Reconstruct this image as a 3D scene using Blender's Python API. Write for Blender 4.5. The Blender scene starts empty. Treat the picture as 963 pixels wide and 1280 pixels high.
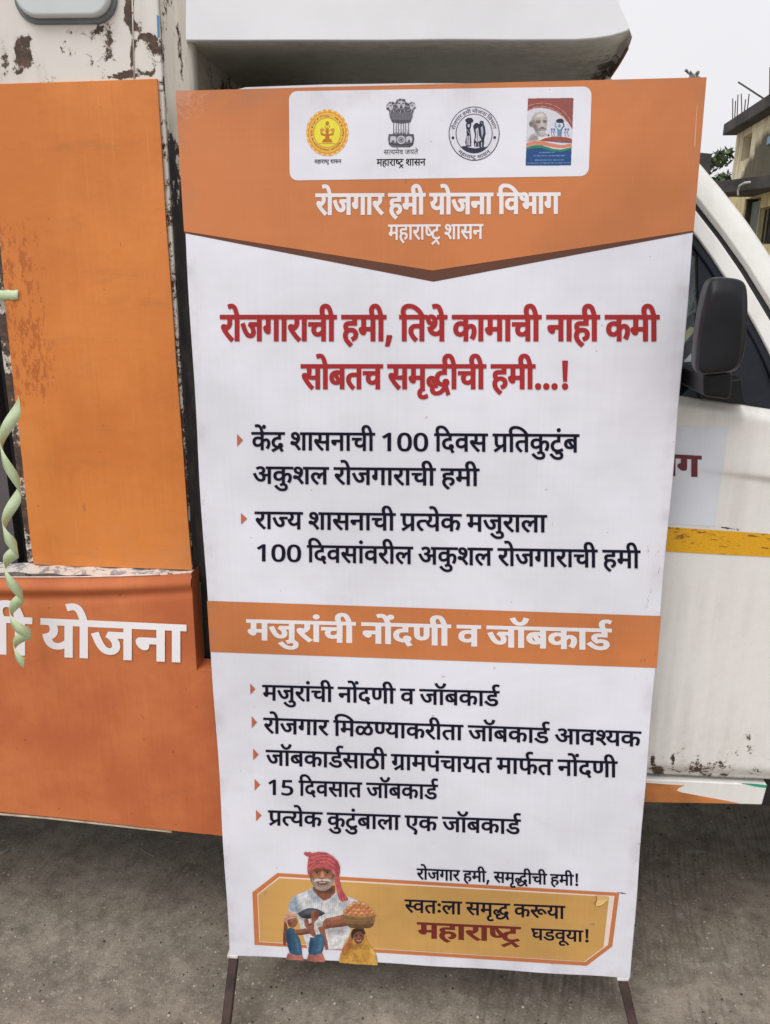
import bpy, bmesh, math, random
import numpy as np
from mathutils import Vector, Matrix
from mathutils.geometry import delaunay_2d_cdt

random.seed(7)
rng = np.random.default_rng(7)
scene = bpy.context.scene
C = scene.collection

# ---------------------------------------------------------------- camera
F, CX, CY = 1014.0, 481.5, 640.0          # focal length and centre, in pixels of the 963 x 1280 photograph
CAM_H = 1.66                               # eye height of the phone above the concrete, metres
def unit(v): return v / np.linalg.norm(v)
ZW = -unit(np.array([440 - CX, 3985 - CY, F]))
XW = np.array([1.0, 0, -math.tan(math.radians(4.7))]); XW = unit(XW - ZW * (XW @ ZW))
YW = np.cross(ZW, XW)
R = np.array([XW, YW, ZW])                 # camera axes -> world axes
cam_data = bpy.data.cameras.new('camera')
cam = bpy.data.objects.new('camera', cam_data); C.objects.link(cam)
m = Matrix.Identity(4)
for i in range(3):
    m[i][0] = R[i][0]; m[i][1] = -R[i][1]; m[i][2] = -R[i][2]
m[2][3] = CAM_H
cam.matrix_world = m
cam_data.sensor_fit = 'HORIZONTAL'; cam_data.sensor_width = 36.0; cam_data.lens = F * 36 / 963
cam_data.clip_start = 0.05; cam_data.clip_end = 600
scene.camera = cam

# ---------------------------------------------------------------- overcast sky and one very soft sun
SUN_EL, SUN_AZ = math.radians(52), math.radians(205)     # high, behind the viewer's left shoulder
world = bpy.data.worlds.new('World'); scene.world = world; world.use_nodes = True
wn, wl = world.node_tree.nodes, world.node_tree.links
wn.clear()
wo = wn.new('ShaderNodeOutputWorld'); bg = wn.new('ShaderNodeBackground')
sky = wn.new('ShaderNodeTexSky'); sky.sky_type = 'NISHITA'; sky.sun_disc = False
sky.sun_elevation = SUN_EL; sky.sun_rotation = SUN_AZ; sky.air_density = 1.0; sky.dust_density = 6.0; sky.ozone_density = 1.0
hs = wn.new('ShaderNodeHueSaturation'); hs.inputs['Saturation'].default_value = 0.10
mix = wn.new('ShaderNodeMix'); mix.data_type = 'RGBA'; mix.inputs[0].default_value = 0.80
tc = wn.new('ShaderNodeTexCoord'); cn = wn.new('ShaderNodeTexNoise'); cn.inputs['Scale'].default_value = 1.6; cn.inputs['Detail'].default_value = 4
cr = wn.new('ShaderNodeValToRGB')
cr.color_ramp.elements[0].position = 0.3; cr.color_ramp.elements[0].color = (9.4, 9.3, 9.65, 1)
cr.color_ramp.elements[1].position = 0.75; cr.color_ramp.elements[1].color = (10.3, 10.2, 10.5, 1)
wl.new(tc.outputs['Generated'], cn.inputs['Vector']); wl.new(cn.outputs[0], cr.inputs[0])
wl.new(sky.outputs[0], hs.inputs['Color']); wl.new(hs.outputs[0], mix.inputs[6]); wl.new(cr.outputs[0], mix.inputs[7])
wl.new(mix.outputs[2], bg.inputs[0]); bg.inputs[1].default_value = 0.09
wl.new(bg.outputs[0], wo.inputs[0])
sd = bpy.data.lights.new('sun', 'SUN'); sd.energy = 1.55; sd.angle = math.radians(32); sd.color = (1.0, 0.97, 0.94)
sun = bpy.data.objects.new('sun', sd); C.objects.link(sun)
# direction the light comes from: behind the camera, a little to the left, high up
sdir = Vector((-0.32, -0.72, 1.30)).normalized()
sun.rotation_euler = sdir.to_track_quat('Z', 'Y').to_euler()
sun.location = (-2, -4, 8)

scene.view_settings.view_transform = 'Standard'; scene.view_settings.look = 'None'
scene.view_settings.exposure = 0.17; scene.view_settings.gamma = 1.0
scene.view_settings.use_curve_mapping = False

# ---------------------------------------------------------------- helpers
GZ = -0.07                                 # height of the concrete
def ray(px, py): return R @ np.array([px - CX, py - CY, F])
def unp(px, py, Y):
    """world point on the plane at depth Y that stands where the photograph shows (px, py)"""
    d = ray(px, py); p = d * (Y / d[1]); return (p[0], Y, p[2] + CAM_H)
def unp_z(px, py, z):
    d = ray(px, py); p = d * ((z - CAM_H) / d[2]); return (p[0], p[1], z)
def proj(P):
    P = np.asarray(P, float) - np.array([0, 0, CAM_H]); q = P @ R      # rows of R are world axes
    return q[..., 0] / q[..., 2] * F + CX, q[..., 1] / q[..., 2] * F + CY
def lin(r, g, b):
    f = lambda c: (c / 255) / 12.92 if c / 255 <= .04045 else ((c / 255 + .055) / 1.055) ** 2.4
    return (f(r), f(g), f(b), 1.0)

def tag(o, label=None, cat=None, group=None, kind=None):
    if label: o['label'] = label
    if cat: o['category'] = cat
    if group: o['group'] = group
    if kind: o['kind'] = kind
    return o
def link(o, parent=None):
    C.objects.link(o)
    if parent is not None: o.parent = parent
    return o
def empty(name, loc=(0, 0, 0), label=None, cat=None, matrix=None, group=None):
    o = bpy.data.objects.new(name, None); o.empty_display_size = .1; C.objects.link(o)
    if matrix is not None: o.matrix_world = matrix
    else: o.location = loc
    bpy.context.view_layer.update()
    return tag(o, label, cat, group)
def wmat(o): return o.matrix_basis.copy() if o.parent is None else wmat(o.parent) @ o.matrix_basis
def mesh_obj(name, verts, faces, mat, parent=None, smooth=False, bevel=0, attr=None, color=None, world=True, fix=False):
    """one mesh object; verts in world space unless world=False (then in the parent's own space)"""
    me = bpy.data.meshes.new(name)
    V = [tuple(map(float, v)) for v in verts]
    if parent is not None and world:
        inv = wmat(parent).inverted(); V = [tuple(inv @ Vector(v)) for v in V]
    me.from_pydata(V, [], faces); me.materials.append(mat)
    if attr is not None:
        a = me.attributes.new('wear', 'FLOAT', 'POINT'); a.data.foreach_set('value', np.asarray(attr, np.float32))
    if color is not None:
        a = me.color_attributes.new('print', 'FLOAT_COLOR', 'POINT'); a.data.foreach_set('color', np.asarray(color, np.float32).ravel())
    me.validate(); me.update()
    if fix and len(me.polygons) < 20000:
        bm = bmesh.new(); bm.from_mesh(me); bmesh.ops.recalc_face_normals(bm, faces=bm.faces); bm.to_mesh(me); bm.free()
    if smooth:
        me.polygons.foreach_set('use_smooth', [True] * len(me.polygons))
    o = link(bpy.data.objects.new(name, me), parent)
    if bevel:
        b = o.modifiers.new('bevel', 'BEVEL'); b.width = bevel; b.segments = 3; b.limit_method = 'ANGLE'; b.angle_limit = math.radians(35)
        b.harden_normals = False
        me.polygons.foreach_set('use_smooth', [True] * len(me.polygons))
        w = o.modifiers.new('wn', 'WEIGHTED_NORMAL'); w.keep_sharp = True
    return o
class MB:
    def __init__(s): s.v = []; s.f = []
    def quad(s, a, b, c, d):
        k = len(s.v); s.v += [a, b, c, d]; s.f.append((k, k + 1, k + 2, k + 3)); return s
    def box(s, x0, x1, y0, y1, z0, z1):
        k = len(s.v)
        s.v += [(x0, y0, z0), (x1, y0, z0), (x1, y1, z0), (x0, y1, z0), (x0, y0, z1), (x1, y0, z1), (x1, y1, z1), (x0, y1, z1)]
        s.f += [tuple(k + i for i in f) for f in ((0, 3, 2, 1), (4, 5, 6, 7), (0, 1, 5, 4), (1, 2, 6, 5), (2, 3, 7, 6), (3, 0, 4, 7))]
        return s
    def prism(s, poly, back):
        """closed outline (world points) extruded by the vector back"""
        n = len(poly); k = len(s.v); b = np.array(back)
        s.v += [tuple(p) for p in poly] + [tuple(np.array(p) + b) for p in poly]
        s.f.append(tuple(range(k, k + n))); s.f.append(tuple(range(k + 2 * n - 1, k + n - 1, -1)))
        for i in range(n):
            j = (i + 1) % n; s.f.append((k + j, k + i, k + n + i, k + n + j))
        return s
    def tube(s, pts, r, n=8, cap=True, closed=False):
        pts = [Vector(p) for p in pts]; k = len(s.v); m = len(pts)
        rr = r if hasattr(r, '__len__') else [r] * m
        up = None
        for i, p in enumerate(pts):
            if closed: t = (pts[(i + 1) % m] - pts[i - 1]).normalized()
            else: t = (pts[min(i + 1, m - 1)] - pts[max(i - 1, 0)]).normalized()
            if up is None: up = t.orthogonal().normalized()
            up = (up - t * up.dot(t)).normalized(); w = t.cross(up)
            for j in range(n):
                a = 2 * math.pi * j / n; s.v.append(tuple(p + (up * math.cos(a) + w * math.sin(a)) * rr[i]))
        for i in range(m if closed else m - 1):
            for j in range(n):
                a = k + i * n; b = k + ((i + 1) % m) * n
                s.f.append((a + j, a + (j + 1) % n, b + (j + 1) % n, b + j))
        if cap and not closed:
            s.f.append(tuple(k + j for j in reversed(range(n)))); s.f.append(tuple(k + (m - 1) * n + j for j in range(n)))
        return s
    def obj(s, name, mat, parent=None, **kw): kw.setdefault('fix', True); return mesh_obj(name, s.v, s.f, mat, parent, **kw)
def grid_obj(name, fn, nu, nv, mat, parent=None, wear=None, smooth=True, thick=0, world=True):
    """sheet of nu x nv cells, fn(u, v) -> world point; wear(px, py) -> 0..1 where paint has gone"""
    P = np.array([[fn(i / nu, j / nv) for i in range(nu + 1)] for j in range(nv + 1)], float).reshape(-1, 3)
    f = [(j * (nu + 1) + i, (j + 1) * (nu + 1) + i, (j + 1) * (nu + 1) + i + 1, j * (nu + 1) + i + 1) for j in range(nv) for i in range(nu)]
    at = None
    if wear is not None:
        x, y = proj(P); at = wear(x, y)
    o = mesh_obj(name, P, f, mat, parent, smooth=smooth, attr=at, world=world)
    if thick:
        s = o.modifiers.new('solid', 'SOLIDIFY'); s.thickness = thick; s.offset = -1
    return o
def pix_quad(tl, tr, br, bl, Y):
    """bilinear patch between four photograph corners on the plane at depth Y"""
    a, b, c, d = [np.array(unp(*p, Y)) for p in (tl, tr, br, bl)]
    return lambda u, v: (a * (1 - u) + b * u) * (1 - v) + (d * (1 - u) + c * u) * v
def plate(name, pix, Y, thick, mat, parent=None, bevel=0, depth=None):
    return MB().prism([unp(x, y, Y) for x, y in pix][::-1], (0, thick, 0)).obj(name, mat, parent, bevel=bevel)

# ---------------------------------------------------------------- materials
class NT:
    def __init__(s, name):
        s.m = bpy.data.materials.new(name); s.m.use_nodes = True; s.t = s.m.node_tree; s.t.nodes.clear()
        s.out = s.n('ShaderNodeOutputMaterial'); s.b = s.n('ShaderNodeBsdfPrincipled'); s.l(s.b.outputs[0], s.out.inputs[0])
    def n(s, t, **k):
        x = s.t.nodes.new(t)
        for a, v in k.items(): setattr(x, a, v)
        return x
    def l(s, a, b): s.t.links.new(a, b)
    def val(s, x, sock):
        if hasattr(x, 'links') or isinstance(x, bpy.types.NodeSocket): s.l(x, sock)
        else: sock.default_value = x
    def coord(s, kind='Object', scale=(1, 1, 1), rot=(0, 0, 0)):
        c = s.n('ShaderNodeTexCoord'); m = s.n('ShaderNodeMapping'); m.inputs['Scale'].default_value = scale; m.inputs['Rotation'].default_value = rot
        if kind == 'World':
            g = s.n('ShaderNodeNewGeometry'); s.l(g.outputs['Position'], m.inputs['Vector'])
        else: s.l(c.outputs[kind], m.inputs['Vector'])
        return m.outputs[0]
    def noise(s, vec, scale, detail=3, rough=.55, dist=0):
        x = s.n('ShaderNodeTexNoise'); s.l(vec, x.inputs['Vector']); x.inputs['Scale'].default_value = scale
        x.inputs['Detail'].default_value = detail; x.inputs['Roughness'].default_value = rough; x.inputs['Distortion'].default_value = dist
        return x.outputs[0]
    def math(s, op, a, b=0.0, c=None, clamp=False):
        x = s.n('ShaderNodeMath', operation=op); x.use_clamp = clamp; s.val(a, x.inputs[0]); s.val(b, x.inputs[1])
        if c is not None: s.val(c, x.inputs[2])
        return x.outputs[0]
    def ramp(s, fac, lo, hi, a=0.0, b=1.0, smooth=True):
        x = s.n('ShaderNodeMapRange'); x.interpolation_type = 'SMOOTHSTEP' if smooth else 'LINEAR'
        s.l(fac, x.inputs[0]); x.inputs[1].default_value = lo; x.inputs[2].default_value = hi; x.inputs[3].default_value = a; x.inputs[4].default_value = b
        return x.outputs[0]
    def mix(s, fac, a, b, mode='MIX'):
        x = s.n('ShaderNodeMix', data_type='RGBA', blend_type=mode); s.val(fac, x.inputs[0]); s.val(a, x.inputs[6]); s.val(b, x.inputs[7]); return x.outputs[2]
    def bump(s, h, strength=.3, dist=.002, prev=None):
        x = s.n('ShaderNodeBump'); x.inputs['Strength'].default_value = strength; x.inputs['Distance'].default_value = dist; s.l(h, x.inputs['Height'])
        if prev is not None: s.l(prev, x.inputs['Normal'])
        return x.outputs[0]
    def xyz(s, vec):
        x = s.n('ShaderNodeSeparateXYZ'); s.l(vec, x.inputs[0]); return x.outputs
    def done(s, col=None, rough=None, metal=None, bump=None, spec=None, coat=None):
        for k, v in (('Base Color', col), ('Roughness', rough), ('Metallic', metal), ('Specular IOR Level', spec), ('Coat Weight', coat)):
            if v is not None: s.val(v, s.b.inputs[k])
        if bump is not None: s.l(bump, s.b.inputs['Normal'])
        return s.m

def mat_plain(name, col, rough=.5, var=.12, scale=14, metal=0, bump=.15, bd=.001, coat=0, spec=.5):
    t = NT(name); v = t.coord('World'); n = t.noise(v, scale, 5)
    dark = tuple(c * (1 - var) for c in col[:3]) + (1,); lite = tuple(min(1, c * (1 + var * .6)) for c in col[:3]) + (1,)
    c = t.mix(t.ramp(n, .3, .7), dark, lite)
    n2 = t.noise(v, scale * 6, 4)
    r = t.ramp(n2, .3, .7, max(.03, rough - .07), min(1, rough + .09))
    return t.done(c, r, metal, t.bump(n2, bump, bd), spec, coat)

def mat_worn(name, paint, under=(.055, .036, .028, 1), under2=(.16, .10, .07, 1), rough=.42, dirt=.25, chips=.62, scale=26, stretch=(1, 1, 1), dirtcol=(.23, .19, .15, 1), base_w=0.0):
    """old paint that flakes where the 'wear' attribute is high"""
    t = NT(name); v = t.coord('World', stretch)
    a = t.n('ShaderNodeAttribute', attribute_name='wear'); w = t.math('ADD', a.outputs['Fac'], base_w)
    n1 = t.noise(v, scale, 7, .68, .4); n2 = t.noise(v, scale * 3.6, 6, .78)
    nn = t.math('ADD', t.math('MULTIPLY', n1, .60), t.math('MULTIPLY', n2, .40))
    h = t.math('ADD', nn, t.math('MULTIPLY', w, .36))
    chip = t.ramp(h, chips, chips + .018)
    rim = t.ramp(h, chips - .022, chips)
    big = t.noise(v, 3.2, 5, .6); fine = t.noise(v, 60, 5, .7)
    streak = t.noise(t.coord('World', (38, 38, 2.2)), 1, 4, .6)
    d = t.math('MULTIPLY', t.math('MULTIPLY', t.ramp(big, .36, .78), t.ramp(streak, .3, .75)), dirt, clamp=True)
    d = t.math('ADD', d, t.math('MULTIPLY', t.math('MULTIPLY', w, t.ramp(fine, .3, .7)), dirt * .9), clamp=True)
    pc = t.mix(d, paint, dirtcol)
    pc = t.mix(t.math('MULTIPLY', rim, .55), pc, (.40, .33, .26, 1))
    uc = t.mix(t.ramp(fine, .4, .75), under, under2)
    col = t.mix(chip, pc, uc)
    hh = t.math('SUBTRACT', t.math('MULTIPLY', fine, .18), chip)
    bp = t.bump(hh, .55, .0009, t.bump(t.noise(v, 9, 3), .12, .006))
    return t.done(col, t.math('ADD', t.math('MULTIPLY', chip, .35), t.ramp(fine, .3, .7, rough - .06, rough + .1)), None, bp)

def mat_flex(name, col, kind='banner', var=.05, spec=.42, rgh=.40):
    """printed flex sheet: fine cloth weave under the print, faint wrinkles, rubbed-on dirt"""
    t = NT(name); v = t.coord('Object' if kind == 'banner' else 'World')
    big = t.noise(v, 2.3, 4); mid = t.noise(v, 11, 5, .6); fine = t.noise(v, 90, 4, .7)
    # machine banding of the print runs across and down
    band = t.noise(t.coord('Object', (150, 1.2, 1)), 1, 3, .6); band2 = t.noise(t.coord('Object', (1.0, 95, 1)), 1, 3, .6)
    dk = tuple(c * (1 - var * 2.2) for c in col[:3]) + (1,); lt = tuple(min(1, c * (1 + var)) for c in col[:3]) + (1,)
    f = t.math('ADD', t.math('MULTIPLY', big, .86), t.math('ADD', t.math('MULTIPLY', band, .08), t.math('MULTIPLY', band2, .06)))
    c = t.mix(t.ramp(f, .36, .64), dk, lt)
    # smudges
    sm = t.math('MULTIPLY', t.ramp(mid, .60, .80), t.ramp(t.noise(v, 3.7, 3), .48, .66))
    c = t.mix(t.math('MULTIPLY', sm, .22), c, (.22, .19, .19, 1))
    if kind == 'banner':
        x, y, z = t.xyz(t.coord('Object'))
        # grime near both long edges and the foot, scuffs where the frame rubs the cloth
        ex = t.math('MINIMUM', x, t.math('SUBTRACT', .9144, x))
        edge = t.ramp(ex, 0.0, .035, 1, 0)
        foot = t.ramp(t.math('ADD', y, 1.835), 0, .09, 1, 0)
        top = t.ramp(t.math('MULTIPLY', y, -1), 0, .05, 1, 0)
        scr = t.noise(t.coord('Object', (130, 26, 1)), 1, 6, .75)
        m_ = t.math('MAXIMUM', edge, t.math('MAXIMUM', t.math('MULTIPLY', foot, .8), t.math('MULTIPLY', top, .8)))
        g = t.math('MULTIPLY', m_, t.ramp(mid, .42, .72)); c = t.mix(t.math('MULTIPLY', g, .30), c, (.22, .17, .14, 1))
        # scratched rows beside the right-hand edge half way down, and a few beside the left
        win = t.math('MULTIPLY', t.ramp(t.math('SUBTRACT', x, .868), 0, .012), t.math('MULTIPLY', t.ramp(t.math('ADD', y, 1.13), 0, .04), t.ramp(t.math('ADD', y, .86), 0, .06, 1, 0)))
        win2 = t.math('MULTIPLY', t.ramp(x, .012, .03, 1, 0), t.math('MULTIPLY', t.ramp(t.math('ADD', y, 1.0), 0, .05), t.ramp(t.math('ADD', y, .74), 0, .05, 1, 0)))
        s1 = t.math('MULTIPLY', t.math('MAXIMUM', win, t.math('MULTIPLY', win2, .6)), t.ramp(scr, .60, .66))
        c = t.mix(t.math('MULTIPLY', s1, .75), c, (.07, .06, .07, 1))
        # worn print on the upper left corner: the white cloth shows through
        cor = t.math('MULTIPLY', t.ramp(x, .0, .12, 1, 0), t.ramp(t.math('MULTIPLY', y, -1), .0, .11, 1, 0))
        wn_ = t.noise(t.coord('Object', (60, 60, 1)), 1, 6, .8)
        wfac = t.ramp(t.math('ADD', wn_, t.math('MULTIPLY', cor, .30)), .68, .86)
        c = t.mix(t.math('MULTIPLY', wfac, .26), c, (.62, .45, .40, 1))
        specks = t.ramp(t.noise(v, 48, 2, .5), .735, .76)
        c = t.mix(t.math('MULTIPLY', specks, .35), c, (.16, .13, .13, 1))
    weave = t.n('ShaderNodeTexChecker'); 
    h = t.math('ADD', t.math('MULTIPLY', fine, .5), t.math('MULTIPLY', t.noise(v, 420, 2), .5))
    b1 = t.bump(t.noise(v, 3.0, 3, .5, .8), .30, .02)
    b2 = t.bump(mid, .10, .004, b1); b3 = t.bump(h, .10, .0006, b2)
    return t.done(c, t.ramp(mid, .3, .7, rgh, rgh + .16), None, b3, spec)
def mat_vcol(name):
    t = NT(name); a = t.n('ShaderNodeAttribute', attribute_name='print'); v = t.coord('Object')
    n = t.noise(v, 160, 4, .7); c = t.mix(t.ramp(n, .3, .7, 0, .10), a.outputs['Color'], (.02, .02, .02, 1))
    b1 = t.bump(t.noise(v, 3.0, 3, .5, .8), .30, .02)
    return t.done(c, .48, None, t.bump(n, .08, .0006, b1), .42)

# ---------------------------------------------------------------- the setting: concrete ground
def mat_concrete():
    t = NT('concrete'); v = t.coord('World')
    big = t.noise(v, 1.3, 5, .6); mid = t.noise(v, 7, 6, .65); fine = t.noise(v, 120, 6, .8); grit = t.noise(v, 380, 4, .75)
    x, y, z = t.xyz(v)
    warp = t.math('ADD', t.math('MULTIPLY', t.noise(v, 1.1, 2), .10), t.math('MULTIPLY', t.noise(v, 22, 4), .010))
    ph = t.math('ADD', t.math('ADD', x, t.math('MULTIPLY', y, -.16)), warp)
    comb = t.math('SINE', t.math('MULTIPLY', ph, 410))
    comb2 = t.math('SINE', t.math('MULTIPLY', ph, 263))
    broom = t.math('MULTIPLY', t.math('ADD', comb, comb2), t.math('MULTIPLY', t.ramp(t.noise(v, 3.4, 4, .6), .42, .62), t.ramp(x, -.25, .45, .18, 1)))
    c = t.mix(t.ramp(big, .3, .7), (.315, .268, .212, 1), (.46, .40, .322, 1))
    c = t.mix(t.math('MULTIPLY', t.ramp(mid, .35, .68), .65), c, (.14, .115, .09, 1))
    c = t.mix(t.math('MULTIPLY', t.ramp(fine, .50, .66), .65), c, (.47, .41, .33, 1))
    c = t.mix(t.math('MULTIPLY', t.ramp(grit, .54, .64), .7), c, (.07, .058, .046, 1))
    c = t.mix(t.math('MULTIPLY', t.ramp(broom, -.2, 1.3), .30), c, (.14, .12, .10, 1))
    pat = t.noise(v, 26, 6, .72); c = t.mix(t.math('MULTIPLY', t.ramp(pat, .50, .62), .42), c, (.15, .123, .095, 1)); c = t.mix(t.math('MULTIPLY', t.ramp(pat, .34, .44, 1, 0), .45), c, (.54, .48, .39, 1))
    st = t.math('MULTIPLY', t.ramp(t.noise(t.coord('World', (1, 1.6, 1), (0, 0, .5)), 2.1, 6, .7, .6), .56, .68), .45)
    c = t.mix(st, c, (.12, .10, .085, 1))
    vor = t.n('ShaderNodeTexVoronoi', feature='F1'); t.l(v, vor.inputs['Vector']); vor.inputs['Scale'].default_value = 85
    agg = t.ramp(vor.outputs['Distance'], .14, .30, 1, 0); pick = t.ramp(t.noise(v, 90, 2), .54, .60)
    c = t.mix(t.math('MULTIPLY', t.math('MULTIPLY', agg, pick), .7), c, (.55, .50, .43, 1))
    h = t.math('ADD', t.math('ADD', t.math('MULTIPLY', fine, 1.0), t.math('MULTIPLY', grit, .6)), t.math('MULTIPLY', broom, -.42))
    b = t.bump(h, .9, .004, t.bump(mid, .5, .012))
    return t.done(c, t.ramp(fine, .3, .7, .78, .95), None, b, .3)
M_CON = mat_concrete()
g = MB(); g.quad((-150, -60, GZ), (150, -60, GZ), (150, 240, GZ), (-150, 240, GZ))
tag(g.obj('ground', M_CON), kind='structure')

# loose grit on the concrete, too many grains to count
ico = [(0, 0, 1), (.89, 0, .45), (.28, .85, .45), (-.72, .53, .45), (-.72, -.53, .45), (.28, -.85, .45), (.72, .53, -.1), (-.28, .85, -.1), (-.89, 0, -.1), (-.28, -.85, -.1), (.72, -.53, -.1)]
icf = [(0, 1, 2), (0, 2, 3), (0, 3, 4), (0, 4, 5), (0, 5, 1), (1, 6, 2), (2, 7, 3), (3, 8, 4), (4, 9, 5), (5, 10, 1), (6, 7, 2), (7, 8, 3), (8, 9, 4), (9, 10, 5), (10, 6, 1)]
def grit(count, name, mat, rmin, rmax):
    gm = MB()
    for k in range(count):
        x = rng.uniform(-1.6, 1.7); y = 1.2 + abs(rng.normal(0, .75)); r = rmin + (rmax - rmin) * rng.random() ** 4
        a = rng.uniform(0, 6.28); ca, sa = math.cos(a), math.sin(a); sx, sy, sz = rng.uniform(.7, 1.3, 3); n0 = len(gm.v)
        for p in ico:
            q = np.array(p) * (sx, sy, sz * .7) * r; gm.v.append((x + q[0] * ca - q[1] * sa, y + q[0] * sa + q[1] * ca, q[2] + r * .2 + GZ))
        gm.f += [tuple(n0 + i for i in f) for f in icf]
    tag(gm.obj(name, mat, fix=False), kind='stuff')
grit(4200, 'grit', mat_plain('pale_grit', (.52, .46, .38, 1), .9, .5, 40), .0008, .0036)
grit(3600, 'dark_grit', mat_plain('dark_grit', (.075, .062, .050, 1), .95, .5, 40), .0008, .0034)

# ---------------------------------------------------------------- the house beyond
def mat_wall(name, base, mold):
    t = NT(name); v = t.coord('Object'); x, y, z = t.xyz(v)
    n = t.noise(v, .9, 6, .65, .5); f = t.noise(v, 6, 6, .7); s = t.noise(t.coord('Object', (7, 7, .8)), 1, 5, .7)
    c = t.mix(t.ramp(f, .3, .7), tuple(k * .84 for k in base[:3]) + (1,), base)
    c = t.mix(t.math('MULTIPLY', t.ramp(s, .44, .70), .75), c, (.17, .14, .10, 1))
    # rain-fed mould creeping up from the foot of the storey and down from under the slab
    lo = t.math('ADD', t.math('MULTIPLY', z, -.62), t.math('MULTIPLY', x, .20))
    k = t.math('ADD', t.math('ADD', lo, mold), t.math('MULTIPLY', n, .9))
    c = t.mix(t.math('MULTIPLY', t.ramp(k, .52, .66), .88), c, (.055, .048, .036, 1))
    return t.done(c, .9, None, t.bump(f, .4, .02), .2)
M_SLAB = mat_plain('mouldy_slab', (.055, .052, .050, 1), .95, .4, 3, bump=.5, bd=.02)
M_BARE = mat_plain('dark_opening', (.035, .028, .024, 1), .8, .3, 3)
Hp = np.array(unp(905, 300, 12.0)); Hq = np.array(unp(963, 300, 9.9))
hd = Hq - Hp; hd[2] = 0; hd /= np.linalg.norm(hd); hn = np.array([-hd[1], hd[0], 0]);
if hn @ Hp < 0: hn = -hn                                   # points away from the camera
HM = Matrix.Identity(4)
for i in range(3): HM[i][0] = hd[i]; HM[i][1] = hn[i]; HM[i][2] = (0, 0, 1)[i]
HM[0][3], HM[1][3], HM[2][3] = Hp[0], Hp[1], 0
HMi = HM.inverted()
def on_house(px, py, d=0.0):
    """photograph point -> (s, z) on the house front pushed d metres towards the camera"""
    r = Vector(HMi.to_3x3() @ Vector(ray(px, py))); o = HMi @ Vector((0, 0, CAM_H)); t_ = (-d - o.y) / r.y; p = o + r * t_; return p.x, p.z
house = empty('house', label='cream two-storey house with black mould stains and dark slab roof beyond the van', cat='house', matrix=HM)
def hbox(name, x0, x1, y0, y1, z0, z1, mat, parent=house, label=None, bevel=0):
    o = MB().box(x0, x1, y0, y1, z0, z1).obj(name, mat, None, world=False, bevel=bevel); o.parent = parent
    if label: o['label'] = label
    return o
zr = on_house(906, 177)[1]; zc = on_house(910, 221)[1]; zf = on_house(913, 240)[1]
L_ = 7.0
up_w = MB(); s0, z0 = on_house(930, 171); s1, z1 = on_house(937, 197)
def wall_with_hole(name, X0, X1, Z0, Z1, holes, mat, depth=.22):
    xs = sorted({X0, X1, *[h[0] for h in holes], *[h[1] for h in holes]}); b = MB()
    for a, c_ in zip(xs[:-1], xs[1:]):
        hs_ = [h for h in holes if h[0] <= a + 1e-6 and h[1] >= c_ - 1e-6]
        z = Z0
        for h in sorted(hs_, key=lambda q: q[2]):
            if h[2] > z: b.box(a, c_, 0, depth, z, h[2])
            z = h[3]
        if z < Z1: b.box(a, c_, 0, depth, z, Z1)
    o = b.obj(name, mat, None, world=False); o.parent = house; return o
M_WU = mat_wall('wall_upper', (.88, .80, .56, 1), zc * .62 - .02); M_WL = mat_wall('wall_lower', (.76, .65, .36, 1), -.45)
ZC = 2.52
wall_with_hole('upper_wall', 0, L_, ZC + .143, zr, [(s0, s1, z1, z0)], M_WU)
hbox('side_wall', 0, .22, .23, 5, GZ, zr, M_WU); hbox('rear_wall', .225, L_, 4.8, 5, GZ, zr, M_WU)
d0 = on_house(932, 249); d1 = on_house(946, 290); w0 = on_house(951, 260); w1 = on_house(972, 292)
wall_with_hole('lower_wall', 0, L_, GZ, zf - .003, [(d0[0], d1[0], .15, d0[1]), (w0[0], w1[0], w1[1] - .1, w0[1])], M_WL)
dr = hbox('door', d0[0] + .04, d1[0] - .04, .08, .13, .16, d0[1] - .04, mat_plain('faded_green_door', (.16, .20, .16, 1), .8, .3, 5))
hbox('door_frame', d0[0] + .001, d0[0] + .04, .02, .15, .155, d0[1] - .002, M_BARE, dr)
hbox('door_frame', d1[0] - .04, d1[0] - .001, .02, .15, .155, d0[1] - .002, M_BARE, dr)
wd = hbox('window', w0[0] + .02, w1[0] - .02, .12, .15, w1[1] - .08, w0[1] - .02, M_BARE, label='dark window beside the green door')
for k in range(5):
    xx = w0[0] + .1 + (w1[0] - w0[0] - .2) * k / 4; hbox('bar', xx - .012, xx + .012, .03, .05, w1[1] - .08, w0[1] - .02, M_SLAB, wd)
hbox('slit_window', s0 + .01, s1 - .01, .12, .16, z1 + .01, z0 - .01, mat_plain('brown_slit', (.045, .028, .016, 1), .8))
bw = on_house(962, 181, 0); bw2 = on_house(975, 220, 0)
hbox('window', bw[0], bw[0] + 1.0, -.03, .0, zc + .25, bw[1], mat_plain('blue_shutter', (.18, .32, .45, 1), .5), label='pale blue window shutter')
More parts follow.
